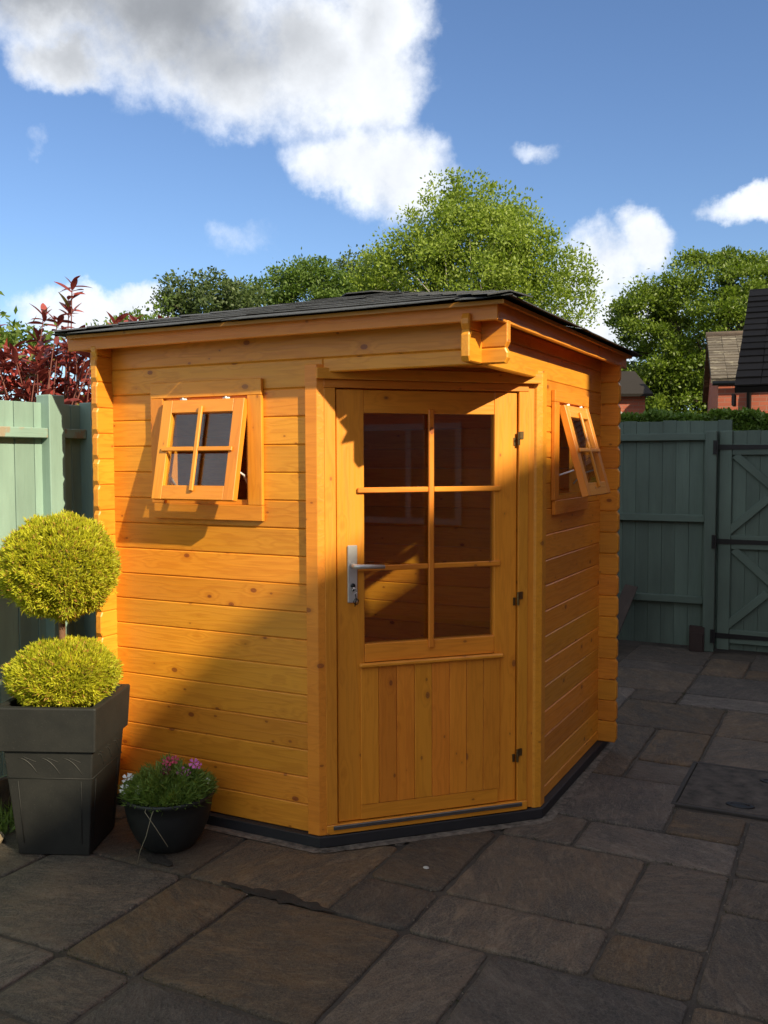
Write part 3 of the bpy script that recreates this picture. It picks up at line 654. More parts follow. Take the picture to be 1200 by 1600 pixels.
for fi, (up, al, o) in enumerate(ND):
    nc = 9; ex_ = HW / nc
    for ci in range(nc):
        t0 = ci * ex_ - (0.012 if ci == 0 else 0.0); t1 = min(HW, t0 + ex_ * 1.45)
        s0, s1 = max(t0, 0) - (0.012 if ci == 0 else 0), 2 * HW - max(t0, 0) + (0.012 if ci == 0 else 0)
        s = s0 - sh_r.uniform(0, 0.45)
        while s < s1:
            a = max(s, s0); b_ = min(s + 1.0, s1); s += 1.0
            if b_ - a < 0.03: continue
            nseg = max(2, int((b_ - a) / 0.09)); V = []; F = []
            l0 = 0.006 + ci * 0.0015; e1 = sh_r.uniform(0.0, 0.003); e2 = sh_r.uniform(0.0, 0.006)
            for i in range(nseg + 1):
                f = i / nseg; q = a + (b_ - a) * f
                lf = l0 + e1 * (1 - f) ** 6 + e2 * f ** 6 + sh_r.uniform(0, 0.0012)
                # keep inside the hip lines higher up
                qt = min(max(q, t1 if t1 < HW else HW), 2 * HW - t1)
                tb = t0 + sh_r.uniform(-0.002, 0.002)
                if ci == 0: lf -= 0.006
                V += [rp3(o, al, up, q, tb, lf + 0.001), rp3(o, al, up, q, tb, lf + 0.0042), rp3(o, al, up, qt, t1, 0.008 + ci * 0.0015 - 0.002)]
            for i in range(nseg):
                k = i * 3; F += [(k, k + 3, k + 4, k + 1), (k + 1, k + 4, k + 5, k + 2)]
            link('shingle', mesh_from('shingle', V, F), M_SHING, roof)
for ci_, (cx_, cy_) in enumerate(cs):          # hip caps
    A = Vector((cx_, cy_, ZE + 0.012)); B = Vector((CX, CY, ZA + 0.008)); n = 11
    d = (B - A); side = Vector((-d.y, d.x, 0)).normalized()
    for i in range(n):
        p = A + d * (i / n); q = A + d * min(1.0, (i + 1.35) / n); w = 0.085; lf = 0.006 + sh_r.uniform(0, 0.003)
        V = [p + side * w - Z * (w * SL * .7) + Z * lf, p + Z * (lf + .004), p - side * w - Z * (w * SL * .7) + Z * lf,
             q + side * w - Z * (w * SL * .7) + Z * .002, q + Z * .005, q - side * w - Z * (w * SL * .7) + Z * .002]
        V += [v - Z * 0.005 for v in V[:3]]
        F = [(0, 1, 4, 3), (1, 2, 5, 4), (6, 7, 1, 0), (7, 8, 2, 1)]
        link('hip_cap', mesh_from('hip_cap', V, F), M_SHING, roof)
v = []; f = []
for k, (r_, z_) in enumerate(((0.0, 0.006), (0.10, 0.001), (0.19, -0.012), (0.19, -0.018))):
    for i in range(8): v.append((CX + r_ * math.cos(i * math.pi / 4 + .39), CY + r_ * math.sin(i * math.pi / 4 + .39), ZA + z_ + 0.01))
for k in range(3):
    for i in range(8): f.append((k * 8 + i, k * 8 + (i + 1) % 8, (k + 1) * 8 + (i + 1) % 8, (k + 1) * 8 + i))
link('apex_cap', mesh_from('apex_cap', v, f), M_SHING, roof)

# ================================================================ fences and gate
def vboard(parent, name, x, y, z0, h, ex, w, th, m, c=0.002):
    """upright board: ex is its width direction, thickness goes behind it"""
    ey = Z.cross(Vector(ex)) if True else None
    # local x up, local y = thickness direction, local z = ex x ...
    exv = Vector(ex)
    fr = frame((x, y, z0), Z, exv.cross(Z) * -1)   # ez = Z x (Z x ex) ...
    ez = Z.cross(exv.cross(Z) * -1)
    oo = Vector((x, y, z0)) + (exv * w if ez.dot(exv) < 0 else Vector((0, 0, 0)))
    return link(name, vmesh(box_mesh(h, th, w, c), m), None, parent, frame(oo, Z, exv.cross(Z) * -1))
fl_ = empty('fence', (-2.33, 0, 0), 'sunlit pale sage green board fence left of the shed, weathered rails', 'fence')
fr_rnd = random.Random(3)
# boards stand in the plane x = -2.32 and face +x
y = -3.4
while y < 4.7:
    w = 0.114
    if True:
        link('board', vmesh(box_mesh(1.683, 0.018, w - 0.004, 0.002), M_FENCE), None, fl_, frame((-2.165 + fr_rnd.uniform(-.002, .002), y + w - .002, 0.165), Z, -X))
    y += w
def beam(parent, name, a, b, w, h, m, c=0.003):
    a = Vector(a); b = Vector(b); ex = (b - a).normalized(); ey = Z.cross(ex).normalized()
    return link(name, vmesh(box_mesh((b - a).length, w, h, c), m), None, parent, frame(a - ey * w / 2, ex, ey))
for z in (1.684, 1.02, 0.42):
    for (ya, yb) in ((-3.4, -1.82), (-1.72, -0.053), (0.047, 0.190), (0.29, 4.7)):
        beam(fl_, 'rail', (-2.1405, ya, z), (-2.1405, yb, z), 0.045, 0.046, M_FENCEW if z > 1.5 else M_FENCE)
for (px_, py_, h, a_, b_) in ((-2.196, -0.051, 1.885, 0.086, 0.096), (-2.196, -1.815, 1.88, 0.086, 0.094), (-2.196, 1.95, 1.88, .086, .094)):
    link('post', vmesh(box_mesh(h, b_, a_, 0.004), M_FENCE), None, fl_, frame((px_ + a_, py_, 0.0), Z, Y))
link('post', vmesh(box_mesh(1.86, 0.09, 0.080, 0.004), M_FENCE), None, fl_, frame((-2.089, 0.192, 0.0), Z, Y))
board(fl_, 'gravel_board', (-2.135, -3.4, 0.0), Y, -X, 3.34, 0.03, 0.16, plain('old_gravel_board', (0.09, 0.075, 0.05), 0.85, 0, 0.4, 6, .8, .01))
board(fl_, 'gravel_board', (-2.135, 0.30, 0.0), Y, -X, 4.3, 0.03, 0.16, M_PLINTH)

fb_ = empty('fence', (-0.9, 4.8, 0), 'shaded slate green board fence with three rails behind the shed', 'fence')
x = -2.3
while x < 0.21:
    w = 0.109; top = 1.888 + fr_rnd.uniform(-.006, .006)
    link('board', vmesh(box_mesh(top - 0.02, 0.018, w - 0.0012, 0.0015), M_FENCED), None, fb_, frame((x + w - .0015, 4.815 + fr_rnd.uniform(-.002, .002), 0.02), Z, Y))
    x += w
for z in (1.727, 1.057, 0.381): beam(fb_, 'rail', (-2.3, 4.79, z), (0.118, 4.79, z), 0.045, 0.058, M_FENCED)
link('post', vmesh(box_mesh(1.80, 0.095, 0.088, 0.004), M_FENCED), None, fb_, frame((0.212, 4.715, 0.0), Z, Y))
# gate
gt = empty('gate', (0.73, 4.78, 0), 'slate green ledged and braced garden gate with black strap hinges', 'gate')
GX0, GX1 = 0.226, 1.05
x = GX0
while x < GX1 - 0.05:
    w = 0.103
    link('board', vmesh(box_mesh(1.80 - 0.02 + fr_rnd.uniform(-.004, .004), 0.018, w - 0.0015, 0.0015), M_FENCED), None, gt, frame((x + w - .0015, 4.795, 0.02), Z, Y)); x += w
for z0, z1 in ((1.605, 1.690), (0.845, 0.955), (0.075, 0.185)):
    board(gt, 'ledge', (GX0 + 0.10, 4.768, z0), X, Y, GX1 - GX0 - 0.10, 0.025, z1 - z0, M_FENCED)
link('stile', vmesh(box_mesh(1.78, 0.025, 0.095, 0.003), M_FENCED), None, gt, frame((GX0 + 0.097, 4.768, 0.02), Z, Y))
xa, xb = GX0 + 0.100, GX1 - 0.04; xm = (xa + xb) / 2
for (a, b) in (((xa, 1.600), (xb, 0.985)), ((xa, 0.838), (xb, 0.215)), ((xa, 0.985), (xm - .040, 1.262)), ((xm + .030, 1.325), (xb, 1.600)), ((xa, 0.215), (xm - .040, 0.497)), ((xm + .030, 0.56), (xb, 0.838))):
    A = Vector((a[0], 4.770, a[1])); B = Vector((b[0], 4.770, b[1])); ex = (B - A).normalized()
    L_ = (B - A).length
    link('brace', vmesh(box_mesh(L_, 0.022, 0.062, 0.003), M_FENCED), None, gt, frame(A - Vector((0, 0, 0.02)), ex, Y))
for z in (1.668, 0.905, 0.134):
    h = link('strap_hinge', mesh_from('strap_hinge', *merge([
        ([(GX0 - 0.03, 4.762, z - 0.022), (0.80, 4.762, z - 0.013), (0.80, 4.762, z + 0.013), (GX0 - 0.03, 4.762, z + 0.022), (GX0 - 0.03, 4.768, z - 0.022), (0.80, 4.768, z - 0.013), (0.80, 4.768, z + 0.013), (GX0 - 0.03, 4.768, z + 0.022)],
         [(0, 1, 2, 3), (7, 6, 5, 4), (0, 4, 5, 1), (3, 2, 6, 7), (1, 5, 6, 2), (0, 3, 7, 4)]),
        ([(0.186 + a * 0.036, 4.700 + b * 0.012, z - 0.055 + c * 0.11) for a in (0, 1) for b in (0, 1) for c in (0, 1)], [(0, 1, 3, 2), (4, 6, 7, 5), (0, 2, 6, 4), (1, 5, 7, 3), (0, 4, 5, 1), (2, 3, 7, 6)]),
        tube([(0.206, 4.706, z - 0.03), (0.206, 4.706, z + 0.04)], 0.009, 8)])), M_IRON, gt)
link('latch_post', vmesh(box_mesh(1.95, 0.10, 0.10, 0.004), M_FENCED), None, gt, frame((GX1 + 0.12, 4.75, 0.0), Z, Y))
M_DKBROWN = plain('dark_brown_stained_wood', (0.035, 0.020, 0.016), 0.7)
b_ = link('timber_offcut', mesh_from('timber_offcut', *merge([
    ([(0.022 + a * 0.118, 4.70 + b * 0.05, 0.001 + c * 0.205 - a * c * .006) for a in (0, 1) for b in (0, 1) for c in (0, 1)], [(0, 1, 3, 2), (4, 6, 7, 5), (0, 2, 6, 4), (1, 5, 7, 3), (0, 4, 5, 1), (2, 3, 7, 6)]),
    ([(0.030 + a * 0.100, 4.68 + b * 0.019, 0.001 + c * 0.150) for a in (0, 1) for b in (0, 1) for c in (0, 1)], [(0, 1, 3, 2), (4, 6, 7, 5), (0, 2, 6, 4), (1, 5, 7, 3), (0, 4, 5, 1), (2, 3, 7, 6)])])), M_DKBROWN)
tag(b_, 'short dark brown timber block standing at the foot of the gate post', 'timber block')
ln = link('leaning_board', mesh_from('leaning_board', [(-0.66, 4.32, 0.002), (-0.53, 4.34, 0.002), (-0.40, 4.70, 0.50), (-0.50, 4.68, 0.52), (-0.66, 4.345, 0.002), (-0.53, 4.365, 0.002), (-0.40, 4.725, 0.50), (-0.50, 4.705, 0.52)],
     [(0, 1, 2, 3), (7, 6, 5, 4), (0, 4, 5, 1), (1, 5, 6, 2), (2, 6, 7, 3), (3, 7, 4, 0)]), plain('grey_weathered_plank', (0.060, 0.045, 0.036), 0.85))
tag(ln, 'grey weathered board leaning on the back fence behind the shed corner', 'board')

# ================================================================ planters
a_ang = math.atan2(0.4522, 0.8919) - R(3.5)
PC = Vector((-1.665, -0.425, 0)); PM = Matrix.Translation(PC) @ Matrix.Rotation(a_ang, 4, 'Z')
def sq_rings(rings):
    V = []; F = []
    for h_, z_, r_ in rings:              # half width, z, corner radius
        for k in range(4):
            sx_, sy_ = ((1, 1), (-1, 1), (-1, -1), (1, -1))[k]
            for j in range(4):
                a = math.pi / 2 * (k + j / 3.0); V.append((sx_ * (h_ - r_) + r_ * math.cos(a), sy_ * (h_ - r_) + r_ * math.sin(a), z_))
    n = 16
    for i in range(len(rings) - 1):
        for k in range(n): F.append((i * n + k, i * n + (k + 1) % n, (i + 1) * n + (k + 1) % n, (i + 1) * n + k))
    return V, F
pl_ = empty('planter', PC, 'tall tapered dark grey square planter holding the golden topiary, stepped rim', 'planter')
v, f = sq_rings([(0.10, 0.001, .006), (0.143, 0.001, .006), (0.146, 0.004, .006), (0.181, 0.432, .007), (0.170, 0.434, .006)])
link('body', mesh_from('body', v, f), M_PLANTER, pl_, PM)
v, f = sq_rings([(0.176, 0.434, .006), (0.192, 0.434, .007), (0.196, 0.437, .007), (0.206, 0.606, .008), (0.203, 0.612, .008), (0.180, 0.612, .006), (0.177, 0.606, .006), (0.168, 0.50, .006)])
link('rim', mesh_from('rim', v, f), M_PLANTER, pl_, PM)
link('soil', mesh_from('soil', [(-.176, -.176, .565), (.176, -.176, .565), (.176, .176, .565), (-.176, .176, .565)], [(0, 1, 2, 3)]), M_SOIL, pl_, PM)
M_ENGR = plain('worn_relief_line', (0.036, 0.035, 0.031), 0.7)
# relief lines: a belt line, inset panel edges and leaf sprays on each face
def face_pt(k, s, z, off=0.0008):
    h_ = 0.146 + (0.181 - 0.146) * (z - 0.004) / 0.428 + off
    return ((s, -h_, z), (h_, s, z), (-s, h_, z), (-h_, -s, z))[k]
rl = []
for k in range(4):
    w_ = 0.172
    rl.append(tube([face_pt(k, -w_ * (1 if True else 1), 0.322), face_pt(k, w_, 0.322)], 0.0022, 5))
    for sgn in (-1, 1): rl.append(tube([face_pt(k, sgn * 0.118, 0.05), face_pt(k, sgn * 0.128, 0.31)], 0.0018, 5))
link('belt_line', mesh_from('belt_line', *merge(rl), True), M_PLANTER, pl_, PM)
for k in range(4):
    for c0 in (-0.12, -0.03, 0.06):
        pts = [face_pt(k, c0 + 0.075 * q, 0.405 - 0.065 * q * q) for q in np.linspace(0, 1, 7)]
        p2 = [face_pt(k, c0 + 0.02 + 0.05 * q, 0.41 - 0.02 * q) for q in np.linspace(0, 1, 5)]
        link('leaf_relief', mesh_from('leaf_relief', *merge([tube(pts, [.0008, .0014, .0018, .002, .0018, .0014, .0008], 5), tube(p2, .0010, 5)]), True), M_ENGR, pl_, PM)

# golden conifer topiary
def fast_mesh(name, V, nper, m, smooth=False):
    """V: (N*nper,3) array, every nper vertices form one face"""
    V = np.asarray(V, dtype=np.float32).reshape(-1, 3); n = len(V) // nper
    me = bpy.data.meshes.new(name); me.vertices.add(len(V)); me.vertices.foreach_set('co', V.ravel())
    me.loops.add(n * nper); me.loops.foreach_set('vertex_index', np.arange(n * nper, dtype=np.int32))
    me.polygons.add(n); me.polygons.foreach_set('loop_start', np.arange(0, n * nper, nper, dtype=np.int32))
    me.update(calc_edges=True); me.materials.append(m); return me
def unit(a): return a / (np.linalg.norm(a, axis=-1, keepdims=True) + 1e-9)
def leaf_quads(P, Dr, L, Wd, rng, N=None):
    """diamond leaves from base P along Dr"""
    n = len(P); Dr = unit(Dr)
    if N is None: N = rng.normal(size=(n, 3))
    sd = unit(np.cross(Dr, N)); L = np.broadcast_to(np.asarray(L, float).reshape(-1, 1), (n, 1)); Wd = np.broadcast_to(np.asarray(Wd, float).reshape(-1, 1), (n, 1))
    a = P; b = P + Dr * L * .45 + sd * Wd * .5; c = P + Dr * L; d_ = P + Dr * L * .45 - sd * Wd * .5
    return np.stack([a, b, c, d_], 1).reshape(-1, 3)
tp = empty('topiary', PC + Vector((0, 0, 0.565)), 'golden yellow conifer clipped into two balls on a thin trunk', 'topiary')
v, f = tube([(-1.665, -0.425, 0.56), (-1.672, -0.427, 0.75), (-1.668, -0.430, 0.90), (-1.673, -0.430, 1.05)], [0.017, 0.0145, 0.014, 0.013], 10)
link('trunk', mesh_from('trunk', v, f, True), plain('brown_trunk', (0.16, 0.075, 0.04), 0.8, 0, 0.3, 40, .6), tp)
def conifer_ball(name, c, rx, ry, rz, n, seed, zmin=None):
    rng = np.random.default_rng(seed); u = unit(rng.normal(size=(n, 3)))
    # lumpy clipped surface
    lump = 1 + 0.040 * np.sin(u[:, 0] * 9 + seed) * np.sin(u[:, 1] * 8 + 1) + 0.030 * np.sin(u[:, 2] * 13 + u[:, 0] * 11) + 0.028 * np.sin(u[:, 1] * 23 + u[:, 2] * 19) + 0.02 * np.sin(u[:, 0] * 41 + u[:, 2] * 37)
    lump = lump + (rng.uniform(0, 1, n) > .985) * rng.uniform(.03, .10, n)
    rr_ = (rng.uniform(0.80, 1.0, n) ** 0.6 * lump)[:, None]
    P = np.array(c) + u * rr_ * np.array([rx, ry, rz])
    out = []
    for k in range(5):
        dr = u * 0.75 + rng.normal(size=(n, 3)) * 0.50 + np.array([0, 0, 0.42])
        out.append(leaf_quads(P + rng.normal(size=(n, 3)) * 0.003, dr, rng.uniform(0.010, 0.027, n), rng.uniform(0.0030, 0.0058, n), rng))
    V = np.concatenate(out)
    if zmin is not None:
        q = V.reshape(-1, 4, 3); q = q[q[:, :, 2].min(1) > zmin]; V = q.reshape(-1, 3)
    b = link(name, fast_mesh(name, V, 4, M_GOLD), None, tp)
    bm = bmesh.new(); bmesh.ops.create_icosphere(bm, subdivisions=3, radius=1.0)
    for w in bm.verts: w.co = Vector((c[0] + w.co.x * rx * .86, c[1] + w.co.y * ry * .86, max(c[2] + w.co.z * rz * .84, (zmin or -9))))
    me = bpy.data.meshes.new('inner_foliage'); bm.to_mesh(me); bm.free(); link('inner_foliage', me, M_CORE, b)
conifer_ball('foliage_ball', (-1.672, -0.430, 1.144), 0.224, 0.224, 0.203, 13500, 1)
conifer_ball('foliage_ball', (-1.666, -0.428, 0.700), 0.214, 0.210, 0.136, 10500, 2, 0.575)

# pale leafed seedling beside the topiary
sd_ = empty('succulent', (-1.87, -0.49, 0.565), 'small pale pink leaved succulent at the left edge of the planter', 'succulent')
M_PALE = plain('pale_pink_leaf', (0.42, 0.33, 0.26), 0.5)
for i, (a, e, L_) in enumerate(((0.3, 0.35, .06), (1.5, 0.5, .055), (2.7, 0.8, .06), (4.0, 0.4, .05), (5.3, .7, .055), (0.9, 1.1, .05), (3.2, 1.2, .045))):
    d_ = Vector((math.cos(a) * math.cos(e), math.sin(a) * math.cos(e), math.sin(e))); s_ = d_.cross(Z).normalized(); b0 = Vector((-1.89, -0.50, 0.655)); up_ = s_.cross(d_)
    V = [b0, b0 + d_ * L_ * .5 + s_ * .011, b0 + d_ * L_ * .5 + up_ * .006, b0 + d_ * L_ * .5 - s_ * .011, b0 + d_ * L_ * .5 - up_ * .004, b0 + d_ * L_]
    link('leaf', mesh_from('leaf', V, [(0, 1, 2), (0, 2, 3), (0, 3, 4), (0, 4, 1), (5, 2, 1), (5, 3, 2), (5, 4, 3), (5, 1, 4)], True), M_PALE, sd_)
v, f = tube([(-1.88, -0.49, 0.56), (-1.887, -0.497, 0.61), (-1.89, -0.50, 0.66)], 0.005, 7); link('stem', mesh_from('stem', v, f, True), M_PALE, sd_)

# round bowl with pinks
BC = Vector((-1.262, -0.268, 0))
bw = empty('plant_pot', BC, 'low round black plastic bowl pot with bedding flowers in front of the shed', 'plant pot')
v, f = lathe([(0.0, 0.003), (0.095, 0.001), (0.105, 0.006), (0.135, 0.045), (0.160, 0.100), (0.174, 0.160), (0.180, 0.205), (0.187, 0.208), (0.187, 0.222), (0.183, 0.225), (0.176, 0.220), (0.170, 0.19), (0.160, 0.15)], 48)
link('bowl', mesh_from('bowl', v, f, True), M_BOWL, bw, Matrix.Translation(BC))
v, f = lathe([(0.001, 0.20), (0.173, 0.195)], 32); link('soil', mesh_from('soil', v, f), M_SOIL, bw, Matrix.Translation(BC))
fp = empty('bedding_plant', BC + Vector((0, 0, 0.2)), 'bushy green bedding plant with white, pink and dark red flowers in the bowl', 'flowers')
rng = np.random.default_rng(8); n = 5200
rad = 0.177 * np.sqrt(rng.uniform(0, 1, n)); an = rng.uniform(0, 6.283, n)
hh = rng.uniform(0, 1, n) ** 0.7 * (0.080 * (1 - (rad / 0.20) ** 2) * (1 + .45 * np.sin(an * 3 + 1) + .3 * np.sin(an * 7 + rad * 40)) + 0.030)
P = np.stack([BC.x + rad * np.cos(an), BC.y + rad * np.sin(an), 0.200 + hh], 1)
out_ = np.stack([np.cos(an) * rad / .17, np.sin(an) * rad / .17, np.full(n, .75)], 1)
Vq = np.concatenate([leaf_quads(P, out_ + rng.normal(size=(n, 3)) * .6, rng.uniform(.016, .044, n), rng.uniform(.003, .0065, n), rng) for _ in range(2)])
link('foliage', fast_mesh('foliage', Vq, 4, M_POTLEAF), None, fp)
fcol = {'white': plain('white_petal', (0.78, 0.78, 0.74), 0.5), 'pink': plain('pink_petal', (0.55, 0.12, 0.38), 0.5), 'red': plain('crimson_petal', (0.42, 0.035, 0.08), 0.5), 'dark': plain('dark_red_petal', (0.10, 0.008, 0.014), 0.5)}
def flower(x, y, z, m, r_=0.016, face=(0.35, -0.8, 0.5)):
    nrm = Vector(face).normalized(); a = nrm.cross(Z).normalized(); b = nrm.cross(a); V = []; F = []; c = Vector((x, y, z)); ph = random.random() * 6
    for k in range(5):
        q = ph + k * 1.2566; o = len(V)
        for (rr2, da, h_) in ((0.12, 0, 0), (0.7, -.42, .10), (1.0, -.28, .22), (0.92, 0, .16), (1.0, .28, .22), (0.7, .42, .10)):
            V.append(c + (a * math.cos(q + da) + b * math.sin(q + da)) * r_ * rr2 + nrm * r_ * h_ * random.uniform(.5, 1.6))
        F += [(o, o + 1, o + 2, o + 3), (o, o + 3, o + 4, o + 5)]
    fo = link('flower', mesh_from('flower', V, F), m, fp)
    v, f = tube([(x, y, z - .003), (x + .004, y + .012, z - .03), (BC.x + (x - BC.x) * .6, BC.y + (y - BC.y) * .6, 0.21)], .0012, 5)
    link('stalk', mesh_from('stalk', v, f), M_POTLEAF, fo)
for (x, y, z, k, r_) in ((-1.384, -0.367, 0.278, 'white', .020), (-1.363, -0.372, 0.290, 'white', .013), (-1.365, -0.405, 0.248, 'white', .019), (-1.290, -0.400, 0.258, 'white', .017), (-1.245, -0.267, 0.343, 'red', .019), (-1.225, -0.262, 0.348, 'red', .016),
                         (-1.262, -0.276, 0.338, 'red', .014), (-1.252, -0.285, 0.308, 'dark', .018), (-1.264, -0.29, 0.300, 'dark', .013), (-1.160, -0.224, 0.332, 'pink', .019), (-1.146, -0.215, 0.324, 'pink', .015), (-1.205, -0.250, 0.300, 'pink', .018), (-1.182, -0.24, 0.296, 'pink', .014), (-1.105, -0.21, 0.262, 'white', .012)):
    flower(x, y - .006, z + .010, fcol[k], r_ * 1.15)
for pts in ([(-1.20, -0.42, .222), (-1.185, -0.462, .20), (-1.20, -0.478, .12), (-1.225, -0.485, .06), (-1.235, -0.49, .012)], [(-1.235, -0.43, .222), (-1.215, -0.465, .21), (-1.17, -0.455, .15), (-1.125, -0.44, .08)]):
    v, f = tube(pts, .0013, 5); link('trailing_stem', mesh_from('trailing_stem', v, f, True), plain('dry_stem', (0.25, 0.22, 0.14), 0.7), fp)

# sleeper edging, grass tuft and a sunlit stone at the far left
rng = np.random.default_rng(4); n = 900
P = np.stack([rng.uniform(-2.12, -1.93, n), rng.uniform(-0.62, -0.02, n), np.zeros(n) + 0.003], 1)
gr = link('grass_tuft', fast_mesh('grass_tuft', leaf_quads(P, rng.normal(size=(n, 3)) * .45 + np.array([0, 0, .8]), rng.uniform(.03, .12, n), .006, rng), 4, M_POTLEAF))
tag(gr, kind='stuff')
bm = bmesh.new(); bmesh.ops.create_icosphere(bm, subdivisions=3, radius=1)
for w in bm.verts:
    q = mnoise.noise(w.co * 1.7) * .25 + 1; w.co = Vector((w.co.x * .10 * q, w.co.y * .07 * q, max(-.2, w.co.z) * .045 * q + 0.01))
me = bpy.data.meshes.new('stone'); bm.to_mesh(me); bm.free()
tag(link('stone', me, plain('buff_stone', (0.36, 0.27, 0.17), 0.9, 0, .3, 20, .6), None, Matrix.Translation((-1.965, -0.60, 0))), 'buff stone on the paving at the left edge, beside the tall planter', 'stone')
bm = bmesh.new(); bmesh.ops.create_icosphere(bm, subdivisions=2, radius=1)
for w in bm.verts: w.co = Vector((w.co.x * .013, w.co.y * .010, max(0, w.co.z) * .006))
me = bpy.data.meshes.new('pebble'); bm.to_mesh(me); bm.free()
tag(link('pebble', me, plain('pale_pebble', (0.42, 0.40, 0.36), 0.8), None, Matrix.Translation((-0.222, -0.003, 0.001))), 'small pale pebble on the paving in front of the door', 'pebble')

# ================================================================ houses
def tiled_slope(root, name, o, e, up, Lr, rows, rowh, tw, m, th=0.02):
    """tiles laid on a slope: o lower left corner, e along eave, up unit vector up the slope"""
    e = Vector(e).normalized(); up = Vector(up).normalized(); nn = e.cross(up).normalized()
    n = int(Lr / tw)
    me = box_mesh(tw * 0.985, rowh * 1.25, th, 0.003); me = vmesh(me, m)
    cnt = 0
    for r_ in range(rows):
        for i in range(n):
            if cnt >= 298: return
            off = 0
            p = Vector(o) + e * (i * tw + off + random.uniform(-.003, .003)) + up * (r_ * rowh) + nn * (random.uniform(0, .006) + .012)
            M = frame(p, e, (up - nn * (th / rowh) * .8).normalized())
            link(name, me, None, root, M); cnt += 1
def slab_poly(root, name, P4, th, m):
    P4 = [Vector(p) for p in P4]; n = (P4[1] - P4[0]).cross(P4[2] - P4[0]).normalized()
    V = P4 + [p - n * th for p in P4]; k = len(P4)
    F = [tuple(range(k)), tuple(range(2 * k - 1, k - 1, -1))] + [(i, (i + 1) % k, k + (i + 1) % k, k + i)[::-1] for i in range(k)]
    return link(name, mesh_from(name, V, F), m, root)
def boxp(root, name, x0, x1, y0, y1, z0, z1, m, M=Matrix.Identity(4), c=0.0):
    return link(name, vmesh(box_mesh(x1 - x0, y1 - y0, z1 - z0, c), m), None, root, M @ Matrix.Translation((x0, y0, z0)))
M_UPVC = plain('white_frame', (0.24, 0.24, 0.235), 0.4, 0, .04)
M_PANE = plain('dark_window_pane', (0.03, 0.035, 0.04), 0.06, 0, .1, 2, 0.0)
def gable_house(root, M, w, dpt, ze, zr, mw, mr, ov=0.25):
    """house in local space: front along x at y=0, ridge parallel x at y=dpt/2"""
    V = [(0, 0, -.1), (w, 0, -.1), (w, dpt, -.1), (0, dpt, -.1), (0, 0, ze), (w, 0, ze), (w, dpt, ze), (0, dpt, ze), (0, dpt / 2, zr), (w, dpt / 2, zr)]
    F = [(0, 1, 5, 4), (2, 3, 7, 6), (1, 2, 6, 9, 5), (3, 0, 4, 8, 7)]
    link('wall', mesh_from('wall', V, F), mw, root, M)
    k = (zr - ze) / (dpt / 2); o2 = ov
    for sgn in (0, 1):
        y0, y1 = (-o2, dpt / 2) if sgn == 0 else (dpt + o2, dpt / 2)
        A = [(-.12, y0, ze - k * o2 + .06), (w + .12, y0, ze - k * o2 + .06), (w + .12, y1, zr + .06), (-.12, y1, zr + .06)]
        if sgn: A = [A[1], A[0], A[3], A[2]]
        V = [Vector(p) for p in A]; n = (V[1] - V[0]).cross(V[2] - V[0]).normalized(); V = V + [p - n * .06 for p in V]
        F = [(0, 1, 2, 3), (7, 6, 5, 4), (0, 4, 5, 1), (1, 5, 6, 2), (2, 6, 7, 3), (3, 7, 4, 0)]
        ro = link('roof', mesh_from('roof', V, F), mr, root, M)
        if sgn == 0: front = ro
    return front, k
# brick house beyond the gate
HM = Matrix.Translation((-0.98, 14.0, 0)) @ Matrix.Rotation(R(9.5), 4, 'Z')
hA = empty('brick_house', (-0.98, 14.0, 0), 'red brick house with mossy brown tiled roof beyond the hedge on the right', 'house')
fr1, k1 = gable_house(hA, HM, 7.0, 6.0, 2.90, 3.98, M_BRICK, M_TILE, 0.07)
sl1 = math.hypot(1, k1)
def tiles_on(root_roof, M, w, dpt, ze, k, ov, rowh, tw, m, xmax, rows):
    o = M @ Vector((-.12, -ov, ze - k * ov + .06)); e = M.to_3x3() @ Vector((1, 0, 0)); up = M.to_3x3() @ Vector((0, 1, k)).normalized()
    tiled_slope(root_roof, 'roof_tile', o, e, up, xmax, rows, rowh, tw, m)
tiles_on(fr1, HM, 7.0, 6.0, 2.90, k1, 0.07, 0.205, 0.27, M_TILE, 3.3, 16)
v, f = tube([tuple(HM @ Vector((-.14, 3.0, 4.06))), tuple(HM @ Vector((7.1, 3.0, 4.06)))], 0.09, 8); link('ridge_tile', mesh_from('ridge_tile', v, f, True), plain('buff_ridge', (0.30, 0.20, 0.12), .85), hA)
v, f = tube([tuple(HM @ Vector((-.1, -.12, 2.87))), tuple(HM @ Vector((7.1, -.12, 2.87)))], 0.040, 8); link('gutter', mesh_from('gutter', v, f, True), M_IRON, hA)
v, f = tube([tuple(HM @ Vector(q)) for q in ((.62, -.12, 2.86), (.56, -.09, 2.78), (.50, -.06, 2.70), (.50, -.06, 0))], 0.04, 8); link('downpipe', mesh_from('downpipe', v, f, True), M_IRON, hA)
wf = boxp(hA, 'window', -0.03, 0.02, 1.3, 3.1, 1.55, 2.42, M_UPVC, HM)
for a in (1.38, 1.96, 2.54): boxp(wf, 'pane', -0.045, -0.031, a, a + .5, 1.63, 2.34, plain('pale_blind_pane', (0.42, 0.44, 0.42), .15) if a == 1.38 else bpy.data.materials['pale_blind_pane'], HM)
# low black tiled building at the right edge
GM = Matrix.Translation((0.36, 7.62, 0)) @ Matrix.Rotation(R(3.0), 4, 'Z')
hB = empty('garage', (0.32, 7.62, 0), 'low outbuilding with black tiled roof behind the gate at the right edge', 'outbuilding')
fr2, k2 = gable_house(hB, GM, 5.0, 5.0, 2.42, 3.74, M_BRICKD, M_DTILE, 0.30)
